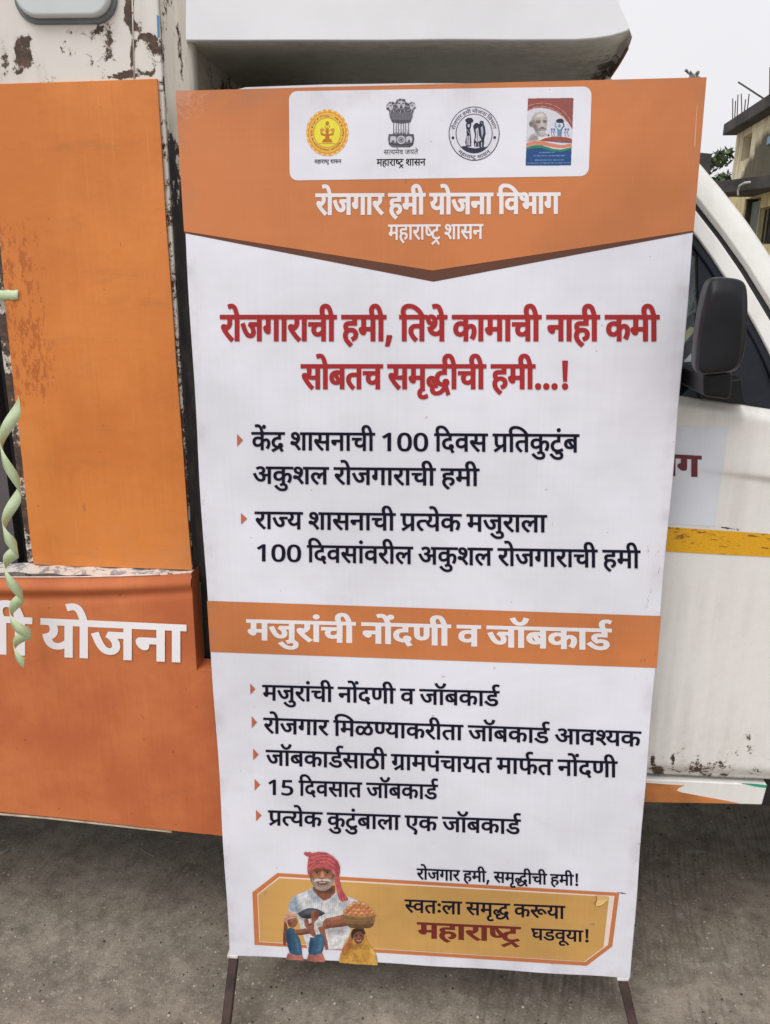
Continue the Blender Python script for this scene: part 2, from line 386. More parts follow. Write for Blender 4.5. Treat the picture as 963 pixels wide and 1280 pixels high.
# roof slab and the canopy between the storeys, both overhanging the front
for nm, z_, th, ov, lx in (('roof_slab', zr + .002, .14, .16, .10),):
    b = MB().box(-lx, L_ + .4, -ov, .215 if nm == 'canopy_slab' else 5.2, z_, z_ + th)
    o = b.obj(nm, M_SLAB, None, world=False, bevel=.01); o.parent = house
cp = [HMi @ Vector(unp_z(x, y, ZC)) for x, y in ((850, 246), (913, 240.5), (963, 234.5), (1010, 228))]
cpl = [(q.x, q.y, ZC) for q in cp] + [(cp[-1].x, .2, ZC), (cp[0].x, .2, ZC)]
o = MB().prism(cpl, (0, 0, .14)).obj('canopy_slab', M_SLAB, None, world=False, bevel=.01); o.parent = house
sp, zp = on_house(928, 240, .8)
pp = [(on_house(a, b_, .80)[0], -.80, on_house(a, b_, .80)[1]) for a, b_ in ((923, 244), (923, 238), (925, 232), (931, 228.5), (938, 227.5))]
o = MB().tube(pp, .010, 6).obj('drain_pipe', mat_plain('pale_pipe', (.55, .53, .5, 1), .5), None, smooth=True, world=False); o.parent = house
for px, y0, y1, lean in ((915.5, 158, 123, 1), (918, 156, 126, 2), (921, 155, 118, 2), (927, 153, 117, 0), (929.5, 151, 124, 3), (933, 150, 117, 4), (960, 140, 84, 3)):
    a = on_house(px, y0, .10); b_ = on_house(px + lean, y1, .10)
    o = MB().tube([(a[0], -.10, zr + .13), ((a[0] + b_[0]) / 2 + .004, -.10, (zr + .13 + b_[1]) / 2), (b_[0], -.10, b_[1])], .007, 5).obj('rebar', mat_plain('rust_rod', (.06, .045, .04, 1), .8), None, world=False); o.parent = house
a = on_house(923.5, 102.5, -.2); b_ = on_house(975, 136, -.2)
o = MB().tube([(a[0], .2, a[1]), (b_[0], .2, b_[1])], .012, 5).obj('antenna_boom', M_SLAB, None, world=False); o.parent = house
o = MB().tube([(b_[0], .2, b_[1] + .25), (b_[0], .2, zr + .15)], .014, 5).obj('antenna_mast', M_SLAB, None, world=False); o.parent = house

# dark corrugated lean-to roof left of the house
sh = empty('shed', (unp(884, 200, 15)[0], 15, 0), 'small dark shed roof showing just above the white windscreen pillar', 'shed')
a = unp(870, 190, 15); b_ = unp(891.5, 192, 15); c_ = unp(887, 222, 15)
MB().prism([a, b_, (b_[0] - .02, 15, b_[2] - .05), (c_[0], 15, c_[2]), (a[0], 15, c_[2])], (0, 3, 0)).obj('roof', M_SLAB, sh)
MB().box(a[0] + .05, c_[0] - .1, 15.1, 17.9, GZ, c_[2] - .003).obj('wall', M_WL, sh)

# ---------------------------------------------------------------- trees
def mat_leaf(name, a, b_):
    t = NT(name); n = t.noise(t.coord('World'), 3.5, 4); oi = t.n('ShaderNodeObjectInfo')
    c = t.mix(t.ramp(n, .3, .7), a, b_); t.b.inputs['Subsurface Weight'].default_value = 0
    return t.done(c, .6)
M_LEAF = mat_leaf('leaf_green', (.035, .06, .022, 1), (.10, .14, .05, 1)); M_LEAF2 = mat_leaf('leaf_dark_green', (.025, .05, .02, 1), (.07, .11, .035, 1))
M_BARK = mat_plain('bark', (.09, .07, .05, 1), .9, .4, 6, bump=.6, bd=.01)
def tree(x, y, h, cr_, label, leaf=M_LEAF, seed=1, lz=.09):
    r_ = np.random.default_rng(seed)
    e = empty('tree', (x, y, 0), label, 'tree')
    tr = MB(); top = h * .62
    tr.tube([(x, y, GZ), (x + .05, y, top * .4), (x - .04, y + .05, top * .75), (x, y, top)], [.14, .11, .09, .06], 8)
    tips = []
    for k in range(9):
        a = k * 2.4; rr = cr_ * r_.uniform(.45, .9); z1_ = h * r_.uniform(.6, .95); z0_ = top * r_.uniform(.55, 1)
        p = (x + math.cos(a) * rr, y + math.sin(a) * rr, z1_); tips.append(p)
        tr.tube([(x, y, z0_), (x + math.cos(a) * rr * .5, y + math.sin(a) * rr * .5, (z0_ + z1_) / 2 + .15), p], [.05, .035, .012], 6)
    tr.obj('trunk', M_BARK, e, smooth=True)
    cm = MB()
    for p in tips + [(x, y, h * .9), (x + .2, y, h * .75)]:
        for q in range(6):
            cc = np.array(p) + r_.normal(0, cr_ * .22, 3)
            for _ in range(60):
                d = r_.normal(0, 1, 3); d /= np.linalg.norm(d); ctr = cc + d * cr_ * .2 * r_.random() ** .4
                u_ = r_.normal(0, 1, 3); u_ /= np.linalg.norm(u_); w_ = np.cross(u_, d); w_ /= np.linalg.norm(w_) + 1e-6; s_ = lz * r_.uniform(.6, 1.3)
                cm.quad(tuple(ctr - u_ * s_), tuple(ctr + w_ * s_ * .45), tuple(ctr + u_ * s_), tuple(ctr - w_ * s_ * .45))
    cm.obj('crown', leaf, e)
p = unp(897, 210, 19); tree(p[0], 19, unp(897, 193, 19)[2], 1.0, 'green tree peeking over the windscreen pillar left of the house', M_LEAF, 3)
p = unp(800, 400, 9); tree(p[0], 9, 2.1, .5, 'leafy tree seen through the cab windows beside the door mirror', M_LEAF2, 5)

# ---------------------------------------------------------------- the van
YB = 1.600                                   # the side of the cargo body
WHITE = (.70, .675, .63, 1)
M_BODY = mat_worn('worn_white_paint', WHITE, dirt=.55)
M_EDGE = mat_worn('flaking_edge_paint', (.66, .63, .57, 1), chips=.56, scale=70, dirt=.5)
M_POST = mat_worn('post_paint', (.60, .57, .50, 1), under=(.012, .011, .012, 1), under2=(.05, .04, .035, 1), chips=.62, scale=40, stretch=(1, 1, .25), dirt=.7)
M_OVER = mat_plain('pale_grey_fibreglass', (.76, .78, .81, 1), .38, .05, 5, bump=.08, bd=.004)
M_UNDER = mat_worn('grimy_underside', (.76, .74, .64, 1), under=(.20, .17, .12, 1), chips=.80, scale=30, dirt=.6, dirtcol=(.26, .23, .16, 1))
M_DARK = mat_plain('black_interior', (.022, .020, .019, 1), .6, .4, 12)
M_CHAS = mat_plain('chassis_black', (.018, .017, .016, 1), .8, .4, 9)
M_RUB = mat_plain('black_rubber', (.016, .016, .018, 1), .55, .3, 30)
def mat_orange_board():
    t = NT('orange_vinyl'); v = t.coord('World'); x, y, z = t.xyz(v)
    big = t.noise(v, 4.2, 5, .6); fine = t.noise(v, 70, 4, .7); lines = t.noise(t.coord('World', (170, 1, 4)), 1, 3)
    c = t.mix(t.ramp(t.math('ADD', t.math('MULTIPLY', big, .86), t.math('MULTIPLY', lines, .14)), .34, .66), (.60, .185, .036, 1), (.70, .235, .050, 1))
    # rain-streak smears slanting over the sheet
    sm = t.noise(t.coord('World', (5, 1, 22), (0, .35, 0)), 1, 5, .7)
    c = t.mix(t.math('MULTIPLY', t.ramp(sm, .56, .70), .30), c, (.42, .15, .045, 1))
    # rust-red rubbed patches by the left edge
    left = t.math('MULTIPLY', t.ramp(x, -.83, -.755, 1, 0), t.math('MULTIPLY', t.ramp(z, 1.33, 1.42), t.ramp(z, 1.70, 1.80, 1, 0)))
    rub = t.noise(t.coord('World', (95, 1, 36)), 1, 7, .75)
    c = t.mix(t.math('MULTIPLY', t.ramp(t.math('ADD', rub, t.math('MULTIPLY', left, .142)), .645, .675), t.math('MULTIPLY', left, .62, clamp=True)), c, (.36, .085, .018, 1))
    sp = t.ramp(t.noise(v, 40, 2), .73, .76); c = t.mix(t.math('MULTIPLY', sp, .4), c, (.22, .10, .05, 1))
    scl = t.noise(t.coord('World', (420, 1, 3.0), (0, .5, 0)), 1, 3, .6); c = t.mix(t.math('MULTIPLY', t.ramp(scl, .70, .73), .35), c, (.85, .60, .40, 1))
    dus = t.noise(v, 2.2, 6, .7); c = t.mix(t.math('MULTIPLY', t.ramp(dus, .48, .72), .28), c, (.50, .30, .16, 1))
    b = t.bump(big, .30, .014, t.bump(sm, .14, .002)); return t.done(c, t.ramp(fine, .3, .7, .36, .50), None, t.bump(fine, .06, .0005, b), .45)
M_ORG = mat_orange_board()
van = empty('van', (0.2, 2.4, 0), 'white publicity van with chipped paint, orange side panel and box body over the cab', 'van')

def smooth(x, a, b): t_ = np.clip((x - a) / (b - a), 0, 1); return t_ * t_ * (3 - 2 * t_)
def blob(x, y, cx, cy, rx, ry, p=2): return np.exp(-(np.abs((x - cx) / rx) ** p + np.abs((y - cy) / ry) ** p))
def wear_top(x, y):
    w = .10 + 0 * x
    w = w + 1.0 * blob(x, y, 28, 64, 12, 22, 6)                       # rectangular patch
    w = w + 1.0 * blob(x, y, 22, 90, 7, 6)
    w = w + .85 * blob(x, y, 5, 70, 7, 28, 4)
    s = 36 + (x - 84) * .18; w = w + .62 * blob(x, y, 118, 40, 30, 6) + .8 * blob(x, y, 137, 52, 7, 13)
    w = w + .95 * blob(x, y, 148, 92, 20, 6, 4) * (y > 104 - (x - 118) * .42)
    w = w + .8 * blob(x, y, 160, 12, 6, 20, 4) + .7 * blob(x, y, 170, 32, 9, 9)
    r = np.hypot((x - 184) / 1, (y - 68) / 1.25); w = w + .62 * np.exp(-((r - 19) / 3.0) ** 2) * (x < 196)
    w = w + .75 * blob(x, y, 193, 62, 6, 22) + .35 * blob(x, y, 203, 50, 4, 80, 4)
    w = w + .45 * blob(x, y, 165, 40, 2.5, 60, 4)
    return np.clip(w * .53, 0, .62)
x_l = unp(0, 60, YB)[0] - .45; x_r = -.535
z_t = unp(100, 104, YB)[2]
grid_obj('upper_side', lambda u, v: (x_l + (x_r - x_l) * u, YB, 2.55 + (z_t - .012 - 2.55) * v), 240, 190, M_BODY, van, wear_top, thick=.03)
# seams pressed into the upper side
for px in (164,):
    a = unp(px, -60, YB - .0015); b_ = unp(px + 4, 100, YB - .0003)
    MB().tube([a, b_], .0014, 6).obj('seam', M_EDGE, van, smooth=True)
MB().box(-3.2, x_l - .002, YB, YB + .03, 2.0, 2.75).obj('upper_side', M_BODY, van)
# blue paint trace
plate('paint_mark', [(196, 18), (199, 20), (199.5, 46), (197, 47)], YB - .0006, .0006, mat_plain('blue_trace', (.07, .22, .48, 1), .5), van)
# strip of metal between the opening and the corner post, behind the orange board
def wear_strip(x, y):
    e = np.minimum(np.abs(x - (199 + (y - 98) * .070)), np.abs(x - (210 + (y - 98) * .055)))
    return np.clip(.02 + .22 * smooth(y, 120, 600) + .14 * np.sin(y * .11) * np.sin(y * .037 + 1) + .40 * smooth(x - (199 + (y - 98) * .070), 4, 10), 0, 1)
xo = unp(42, 708, YB)[0] - .012
def strip_fn(u, v): z = z_t + .012 - v * (z_t - 1.0); return (xo + (x_r - xo) * u, YB + .001, z)
grid_obj('side_pillar', strip_fn, 150, 420, M_EDGE, van, lambda x, y: np.where(x < 60, .30 + .2 * np.sin(y * .08), wear_strip(x, y)), thick=.03)
# orange printed board stuck over it
ob = [(-30, 105.5), (100, 101.5), (196.5, 98), (200, 150), (204, 215), (208, 280), (214, 360), (221, 460), (229, 565), (234, 640), (240, 713), (200, 711.5), (140, 709.5), (90, 708), (42, 705.5), (36, 660), (28, 580), (19, 500), (8, 400), (0, 300), (-9, 200)]
ob = [(x + random.uniform(-.3, .3), y + random.uniform(-.3, .3)) for x, y in ob]
plate('orange_board', ob, YB - .006, .0055, M_ORG, van, bevel=.0008)
# corner post between the body and the gap
def wear_shade_post(x, y): return np.clip(.10 + 1.1 * smooth(y, 140, 400) + .5 * blob(x, y, 214, 190, 5, 40) + .15 * blob(x, y, 206, 90, 4, 90, 4), 0, 1.3)  # blackens downwards: dark paint plus the banner's contact shade put into the colour
xp = -.487
grid_obj('corner_post', lambda u, v: (x_r + .003 + (xp - x_r - .003) * u, YB + .004 + .010 * math.sin(u * math.pi) * (1 if v < .9 else 1), 2.55 - v * 2.05), 30, 520, M_POST, van, wear_shade_post, thick=.02)
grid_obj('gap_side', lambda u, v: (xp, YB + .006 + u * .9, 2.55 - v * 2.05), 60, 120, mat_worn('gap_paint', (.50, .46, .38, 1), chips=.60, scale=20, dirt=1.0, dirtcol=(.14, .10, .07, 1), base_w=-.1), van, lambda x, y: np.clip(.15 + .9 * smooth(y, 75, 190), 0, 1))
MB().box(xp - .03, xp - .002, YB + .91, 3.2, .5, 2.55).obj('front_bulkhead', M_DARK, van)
MB().box(-3.2, xo - .002, YB, YB + .028, .5, 1.0).obj('lower_side', M_BODY, van)
MB().box(xo + .002, xp - .035, YB + .002, YB + .028, .5, .995).obj('lower_side', M_BODY, van)
MB().box(-3.2, -2.2, YB + .001, YB + .029, 1.003, 1.997).obj('rear_side', M_BODY, van)
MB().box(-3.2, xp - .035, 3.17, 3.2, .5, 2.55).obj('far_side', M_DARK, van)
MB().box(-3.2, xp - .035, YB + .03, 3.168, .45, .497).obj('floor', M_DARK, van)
MB().box(-3.2, xp - .002, YB, 3.2, 2.553, 2.60).obj('roof', M_OVER, van)
MB().box(-3.23, -3.203, YB + .001, 3.199, .5, 2.55).obj('rear_wall', M_BODY, van)
# inner lining seen through the opening
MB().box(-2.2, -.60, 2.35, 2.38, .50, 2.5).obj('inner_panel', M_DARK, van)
MB().box(-1.02, -.96, YB + .06, YB + .09, 1.0, 2.4).obj('inner_rail', mat_plain('inner_rail', (.10, .085, .09, 1), .5), van)

# rounded shutter at the top left
M_SHUT = mat_plain('shutter_paint', (.56, .60, .61, 1), .35, .06, 8); M_SRIM = mat_plain('grey_rim', (.16, .17, .19, 1), .6)
def rrect(x0, x1, z0, z1, r, n=8):
    pts = []
    for cx, cz, a0 in ((x1 - r, z1 - r, 0), (x0 + r, z1 - r, 90), (x0 + r, z0 + r, 180), (x1 - r, z0 + r, 270)):
        for k in range(n + 1): a = math.radians(a0 + 90 * k / n); pts.append((cx + r * math.cos(a), cz + r * math.sin(a)))
    return pts
a = unp(20, 28, YB); b_ = unp(147, 28, YB); sx0, sx1, sz0 = unp(22, 10, YB)[0], unp(146, 10, YB)[0], a[2]
rp = rrect(sx0 - .003, sx1 + .003, sz0 - .004, sz0 + .30, .042)
rp = rrect(sx0 + .004, sx1 - .004, sz0 + .004, sz0 + .293, .038)
shut = MB().prism([(x, YB - .019, z) for x, z in rp], (0, .018, 0)).obj('shutter', M_SHUT, van, bevel=.007)
rp = rrect(sx0 - .003, sx1 + .003, sz0 - .004, sz0 + .30, .042)
gk = MB().prism([(x, YB - .006, z) for x, z in rp], (0, .010, 0)).obj('shutter_rim', M_SRIM, shut, bevel=.003)  # grey rim, slightly larger than the shutter face

# step box under the opening that carries the skirt, with its flaking top ledge
YS = 1.552
def wear_ledge(x, y): return np.clip(.38 + .5 * np.sin(x * .13) * np.sin(x * .031), 0, 1)
zl = unp(120, 718, YS)[2]
def zledge(X): return zl + (unp(239, 716, YS)[2] - unp(0, 722, YS)[2]) * 0
xs1 = unp(239, 716, YS)[0]
step = MB().box(-2.0, xs1 - .004, YS + .014, YB - .001, .45, zl - .006).obj('step_box', M_EDGE, van)
t = NT('ledge_metal'); v = t.coord('World'); n1 = t.noise(v, 38, 6, .7); n2 = t.noise(t.coord('World', (20, 60, 1)), 1, 5, .7)
cc = t.mix(t.ramp(n1, .44, .52), (.30, .31, .34, 1), (.72, .68, .62, 1)); cc = t.mix(t.ramp(n2, .60, .66), cc, (.42, .24, .07, 1)); cc = t.mix(t.ramp(t.noise(v, 75, 6, .75), .60, .63), cc, (.05, .035, .03, 1))
M_LEDGE = t.done(cc, .45, None, t.bump(n1, .6, .002))
grid_obj('ledge', lambda u, v_: (-1.6 + (xs1 + 1.6) * u, YS + .0015 + (YB - YS - .0005) * v_, zl - .004 + .0018 * math.sin(u * 90) + .003 * v_), 160, 6, M_LEDGE, van)
# --- overhanging nose of the body above the cab
YO = 1.587
ov = [(232, -200), (700, -200), (733, -100), (773, 0), (783, 22), (788.5, 36), (780, 40), (764, 44.5), (745, 47.5), (720, 49.3), (640, 49.6), (560, 49.0), (480, 50.0), (380, 49.8), (300, 50.2), (232, 50)]
plate('overhang_side', ov, YO, .012, M_OVER, van, bevel=.002)
xo0 = unp(232, 50, YO)[0]
# underside, lofted inwards from the lower rim
rim = [(232.5, 50.5), (270, 50.5), (320, 50.5), (400, 50.3), (480, 50.3), (560, 49.6), (640, 50), (720, 50), (745, 48.8), (764, 46.5), (780, 42.5), (788, 38.5), (790.5, 46)]
rimw = np.array([unp(x, y, YO + .0125) for x, y in rim])
def under(u, v_):
    s_ = u * (len(rimw) - 1); i = min(int(s_), len(rimw) - 2); q = rimw[i] * (1 - (s_ - i)) + rimw[i + 1] * (s_ - i)
    d = v_ ** 1.6 * 1.5; q = q.copy(); q[1] += d
    t_ = u ** 6
    q[0] += t_ * .022 * (1 - math.exp(-d * 5)); q[2] -= .004 * t_ * (1 - math.exp(-d * 60))
    return q
grid_obj('overhang_underside', under, 96, 60, M_UNDER, van, lambda x, y: np.clip(.25 + .8 * smooth(x, 690, 775) * smooth(y, 45, 90), 0, 1))
# rusty lip along the nose
lip = [under(1.0, k / 24) + np.array([-.002, 0, -.001]) for k in range(3, 22)]
MB().tube(lip, .0030, 6).obj('overhang_lip', mat_plain('red_brown_lip', (.27, .12, .075, 1), .8, .4, 40), van, smooth=True)
MB().quad(tuple(rimw[-2]), tuple(unp(735, -95, YO + .0125)), tuple(np.array(unp(735, -95, YO + .0125)) + [.05, 1.5, 0]), tuple(np.array(rimw[-2]) + [.05, 1.5, 0])).obj('overhang_front', M_OVER, van)
MB().box(xp, unp(690, -190, YO)[0], YO + .02, 3.18, 2.50, 2.54).obj('overhang_roof', M_OVER, van)

# --- cab
M_CAB = mat_worn('cab_white_paint', (.80, .79, .755, 1), chips=.745, scale=30, dirt=.35, rough=.32)
M_NAVY = mat_plain('black_plastic_trim', (.013, .015, .024, 1), .5, .2, 60, bump=.2, bd=.0005, spec=.25)
def ydoor(z, x=0.5): return 1.622 + .26 * max(0.0, z - 1.44)
def unp_s(px, py, dy=0.0):
    Y = 1.65
    for _ in range(12): p = unp(px, py, Y); Y = ydoor(p[2]) + dy
    return np.array(unp(px, py, Y))
def skin(name, A, B, mat, n=30, thick=.03, dy=0, wear=None, w=4):
    """strip between two photograph polylines lying on the cab side"""
    def rs(P, n):
        P = np.array(P, float); d = np.r_[0, np.cumsum(np.hypot(*np.diff(P, axis=0).T))]; s_ = np.linspace(0, d[-1], n + 1); return np.c_[np.interp(s_, d, P[:, 0]), np.interp(s_, d, P[:, 1])]
    A, B = rs(A, n), rs(B, n)
    def fn(u, v_):
        i = int(round(u * n)); q = A[i] * (1 - v_) + B[i] * v_; p = unp_s(q[0], q[1], dy); p[1] += .012 * (1 - v_) ** 3 * (name == 'windscreen_pillar'); return p
    return grid_obj(name, fn, n, w, mat, van, wear or (lambda x, y: 0 * x + .1), thick=thick)
Opx = [(760, 92), (800, 122), (840, 160), (877, 203), (905, 236), (935, 274), (963, 315), (995, 366), (1030, 425), (1050, 470)]
Ipx = [(755, 150), (800, 182), (840, 216), (873, 249), (905, 290), (935, 332), (963, 377), (985, 412), (1005, 447), (1018, 475)]
Jpx = [(750, 158), (795, 191), (835, 226), (866, 258), (898, 299), (927, 341), (954, 386), (975, 421), (993, 456), (1006, 485)]
Kpx = [(750, 200), (795, 228), (835, 259), (871, 294), (890, 320), (905, 343), (922, 367), (936, 391), (950, 416), (963, 441), (980, 480), (990, 514)]
skin('windscreen_pillar', Opx, Ipx, M_CAB, 60, .05, wear=lambda x, y: .45 * blob(x, y, 925, 330, 60, 80) * 0 + .2, w=10)
skin('door_seal', [(x + 1, y - 1) for x, y in Ipx], [(x - 1, y + 1) for x, y in Jpx], M_RUB, 60, .01, dy=.018)
skin('door_frame', Jpx, Kpx, M_CAB, 60, .03, w=8)
# dark glass-run, corner panel and window glass
skin('window_seal', [(x + .5, y - .5) for x, y in Kpx], [(x - 8, y + 9) for x, y in Kpx[:-1]] + [(984, 515)], M_NAVY, 60, .01, dy=.006)
corner = [(872, 300), (880, 312), (892, 330), (905, 350), (922, 373), (936, 397), (950, 422), (963, 447), (978, 484), (986, 514), (963, 511), (920, 504), (874, 498.5), (873.5, 440), (873, 380)]
MB().prism([unp_s(x, y, .010) for x, y in corner], (0, .012, 0)).obj('corner_panel', M_NAVY, van, bevel=.002)
tg = NT('window_glass'); tg.b.inputs['Transmission Weight'].default_value = 1.0; tg.b.inputs['IOR'].default_value = 1.45; M_GLASS = tg.done((.30, .36, .37, 1), .02)
MB().prism([unp_s(x, y, .020) for x, y in ((560, 205), (740, 205), (790, 235), (835, 268), (866, 300), (873, 320), (873, 498), (560, 470))], (0, .004, 0)).obj('window_glass', M_GLASS, van)
# door skin with its pressed crease
zb0 = unp_s(905, 974)[2]
def belt_y(px): return 496 + (px - 853) * (512 - 496) / 110
xdr = .98
def door_edges(px): return unp_s(px, belt_y(px)), unp_s(px, 971.5 + (px - 810) * .047)
_e = [door_edges(p) for p in (560, 785, 1010)]
_cr = [unp_s(p, 583 + (p - 870) * .13) for p in (560, 785, 1010)]
def door_y(x, z):
    """depth of the pressed door skin at (x, z)"""
    f = lambda L, k: float(np.interp(x, [q[0] for q in L], [q[2] for q in L]))
    top, bot, zc_ = f([e[0] for e in _e], 0), f([e[1] for e in _e], 0), f(_cr, 0)
    s_ = smooth(x, .465, .68) * .97 + .03; d = z - zc_; y = 1.622
    y += -.006 * s_ * (math.exp(-(d / .05) ** 2) if d > 0 else 1) + .008 * s_ * smooth(-d, 0, .014) - .002 * s_ * smooth(-d, .03, .12)
    return y + .012 * smooth(z, top - .03, top) ** 2 + .014 * smooth(z, bot + .05, bot) ** 2
def door_fn(u, v_):
    top, bot = door_edges(560 + 450 * u)
    z = top[2] + (bot[2] - top[2]) * v_; x = top[0] + (bot[0] - top[0]) * v_
    return (x, door_y(x, z), z)
def on_door(px, py, lift):
    p = unp(px, py, 1.618); return np.array([p[0], door_y(p[0], p[2]) - lift, p[2]])
def door_sheet(name, tl, tr, br, bl, lift, mat, n=24, m_=16):
    def fn(u, v_):
        x = (tl[0] * (1 - u) + tr[0] * u) * (1 - v_) + (bl[0] * (1 - u) + br[0] * u) * v_; y = (tl[1] * (1 - u) + tr[1] * u) * (1 - v_) + (bl[1] * (1 - u) + br[1] * u) * v_
        return on_door(x, y, lift)
    return grid_obj(name, fn, n, m_, mat, van)
def wear_door(x, y):
    w = .18 + .25 * smooth(y, 880, 975)
    w = w + .78 * blob(x, y, 824, 964, 7, 6) + .7 * blob(x, y, 816, 950, 4, 9) + .7 * blob(x, y, 841, 950, 2, 7) + .6 * blob(x, y, 858, 973, 8, 1.6) + .7 * blob(x, y, 937, 975, 14, 1.6) + .5 * blob(x, y, 938, 925, 6, 16)
    w = w + .9 * blob(x, y, 905, 660, 14, 1.8) + .35 * blob(x, y, 880, 958, 30, 12) + .5 * blob(x, y, 880, 640, 80, 12) * 0
    return np.clip(w, 0, 1.6)
door = grid_obj('cab_door', door_fn, 150, 170, M_CAB, van, wear_door, thick=.04)
# reflective tape
t = NT('yellow_reflective_tape'); v = t.coord('World'); vo = t.n('ShaderNodeTexVoronoi', feature='DISTANCE_TO_EDGE'); t.l(v, vo.inputs['Vector']); vo.inputs['Scale'].default_value = 330
hx = t.ramp(vo.outputs['Distance'], .02, .12); base = t.mix(hx, (.62, .30, .010, 1), (.80, .42, .014, 1))
sc = t.noise(t.coord('World', (32, 1, 120)), 1, 6, .72); big = t.noise(v, 16, 3)
base = t.mix(t.math('MULTIPLY', t.ramp(t.math('ADD', t.math('MULTIPLY', sc, .7), t.math('MULTIPLY', big, .3)), .55, .60), .85), base, (.13, .055, .015, 1))
M_TAPE = t.done(base, .35, None, t.bump(hx, .2, .0004))
door_sheet('reflective_tape', (700, 650), (1008, 671), (1006, 699), (699, 683), .0012, M_TAPE, 50, 6)
# pale printed sticker with the end of its word
M_STK = mat_flex('pale_blue_sticker', (.74, .77, .83, 1), 'plain')
stk = door_sheet('sticker', (700, 526), (912, 534.5), (894.5, 658.5), (698, 648), .0008, M_STK, 40, 40)
# sill below the door
M_SILLO = mat_plain('orange_sill_paint', (.52, .19, .055, 1), .45, .25, 12)
zs = unp(880, 976, 1.63)
sill_px = [(560, 961), (810, 974.5), (880, 977.5), (960, 981.5), (953, 1006.5), (880, 1004.5), (810, 1003.5), (560, 990)]
MB().prism([unp(x, y, 1.632) for x, y in sill_px], (0, .06, 0)).obj('sill', M_CAB, van, bevel=.003)
MB().prism([unp(x, y, 1.6312) for x, y in ((560, 968), (810, 979), (838, 981), (856, 982), (849, 985), (846, 988.5), (853, 991), (880, 996), (910, 1001.5), (925, 1004.6), (880, 1004), (810, 1002.8), (560, 989))], (0, .001, 0)).obj('sill_print', M_SILLO, van)
MB().prism([unp(x, y, 1.6312) for x, y in ((927, 979.3), (945, 980.3), (959.8, 981.8), (958, 985), (945, 983.5))], (0, .001, 0)).obj('sill_mark', mat_plain('green_paint', (.02, .33, .20, 1), .5), van)
MB().prism([unp(x, y, 1.66) for x, y in ((958, 970), (1100, 975), (1100, 1035), (952, 1006))], (0, .04, 0)).obj('wheel_arch_liner', M_RUB, van)
# rest of the cab: front wing, roof, back, far side, dashboard, bonnet, bumper
xf = unp(1010, 700, 1.622)[0]
wing = []
for k in range(13):
    a_ = math.pi * k / 12; wing.append((xf + .58 - .30 * math.cos(a_), .44 + .30 * math.sin(a_)))
poly = [(xf + .004, .60)] + [(x, max(z, .44)) for x, z in wing ] + [(xf + .96, .46), (xf + .97, .95), (xf + .55, 1.18), (xf + .06, 1.38), (xf + .004, 1.40)]
MB().prism([(x, 1.63, z) for x, z in poly], (0, .05, 0)).obj('front_wing', M_CAB, van, bevel=.004)
MB().prism([(x, 3.10, z) for x, z in poly], (0, .05, 0)).obj('front_wing', M_CAB, van, bevel=.004)
MB().prism([(xf + .0, 1.68, 1.375), (xf + .10, 1.68, 1.375), (xf + .56, 1.68, 1.175), (xf + .965, 1.68, .95), (xf + .965, 1.68, .50), (xf + .91, 1.68, .50), (xf + .91, 1.68, .93), (xf + .5, 1.68, 1.14), (xf, 1.68, 1.34)], (0, 1.42, 0)).obj('bonnet', M_CAB, van, bevel=.004)
MB().box(xf + .95, xf + 1.05, 1.64, 3.14, .40, .58).obj('bumper', M_NAVY, van, bevel=.02)
zrf = 1.925
MB().box(-.42, .14, 1.80, 3.05, zrf - .08, zrf - .05).obj('cab_roof', M_CAB, van, bevel=.012)
MB().box(-.44, -.41, 1.66, 3.12, .60, zrf - .031).obj('cab_back', M_DARK, van)
MB().box(-.409, xf, 3.10, 3.14, .60, 1.40).obj('far_door', M_DARK, van)
MB().box(-.409, .14, 3.06, 3.09, 1.78, zrf - .081).obj('far_window_frame', M_DARK, van)
MB().prism([(.20, 3.06, zrf - .06), (.12, 3.06, zrf - .06), (xf - .15, 3.09, 1.40), (xf - .02, 3.09, 1.40)], (0, .04, 0)).obj('far_pillar', M_CAB, van)
MB().box(-.409, xf - .05, 1.67, 3.09, .55, .60).obj('cab_floor', M_DARK, van)
MB().prism([(xf - .28, 1.69, 1.0), (xf - .30, 1.69, 1.30), (xf - .05, 1.69, 1.36), (xf - .002, 1.69, 1.34), (xf - .002, 1.69, 1.0)], (0, 1.39, 0)).obj('dashboard', M_NAVY, van, bevel=.01)
MB().box(-.25, .20, 1.74, 2.25, .95, 1.08).obj('seat', M_DARK, van, bevel=.03)
MB().prism([(-.30, 1.76, 1.0), (-.38, 1.76, 1.62), (-.27, 1.76, 1.62), (-.17, 1.76, 1.05)], (0, .46, 0)).obj('seat_back', M_DARK, van, bevel=.03)
cs = np.array(unp(846, 448, 1.95)); nrm = Vector((-.80, 0, .6)).normalized(); e1 = Vector((0, 1, 0)); e2 = nrm.cross(e1)
ring = [tuple(Vector(cs) + (e1 * math.cos(a_) + e2 * math.sin(a_)) * .185) for a_ in np.linspace(0, 2 * math.pi, 41)[:-1]]
sw = MB().tube(ring, .013, 8, closed=True); 
for a_ in (0.2, 2.9, 4.7): sw.tube([tuple(Vector(cs)), tuple(Vector(cs) + (e1 * math.cos(a_) + e2 * math.sin(a_)) * .18)], .014, 6)
sw.obj('steering_wheel', mat_plain('steering_grey', (.10, .115, .125, 1), .35), van, smooth=True)
pa, pb = unp_s(800, 122, .03), unp_s(1040, 455, .03)
MB().prism([tuple(pa), tuple(pb), tuple(pb + [0, 0, .006]), tuple(pa + [.006, 0, .006])], (0, 1.25, 0)).obj('windscreen', M_GLASS, van)
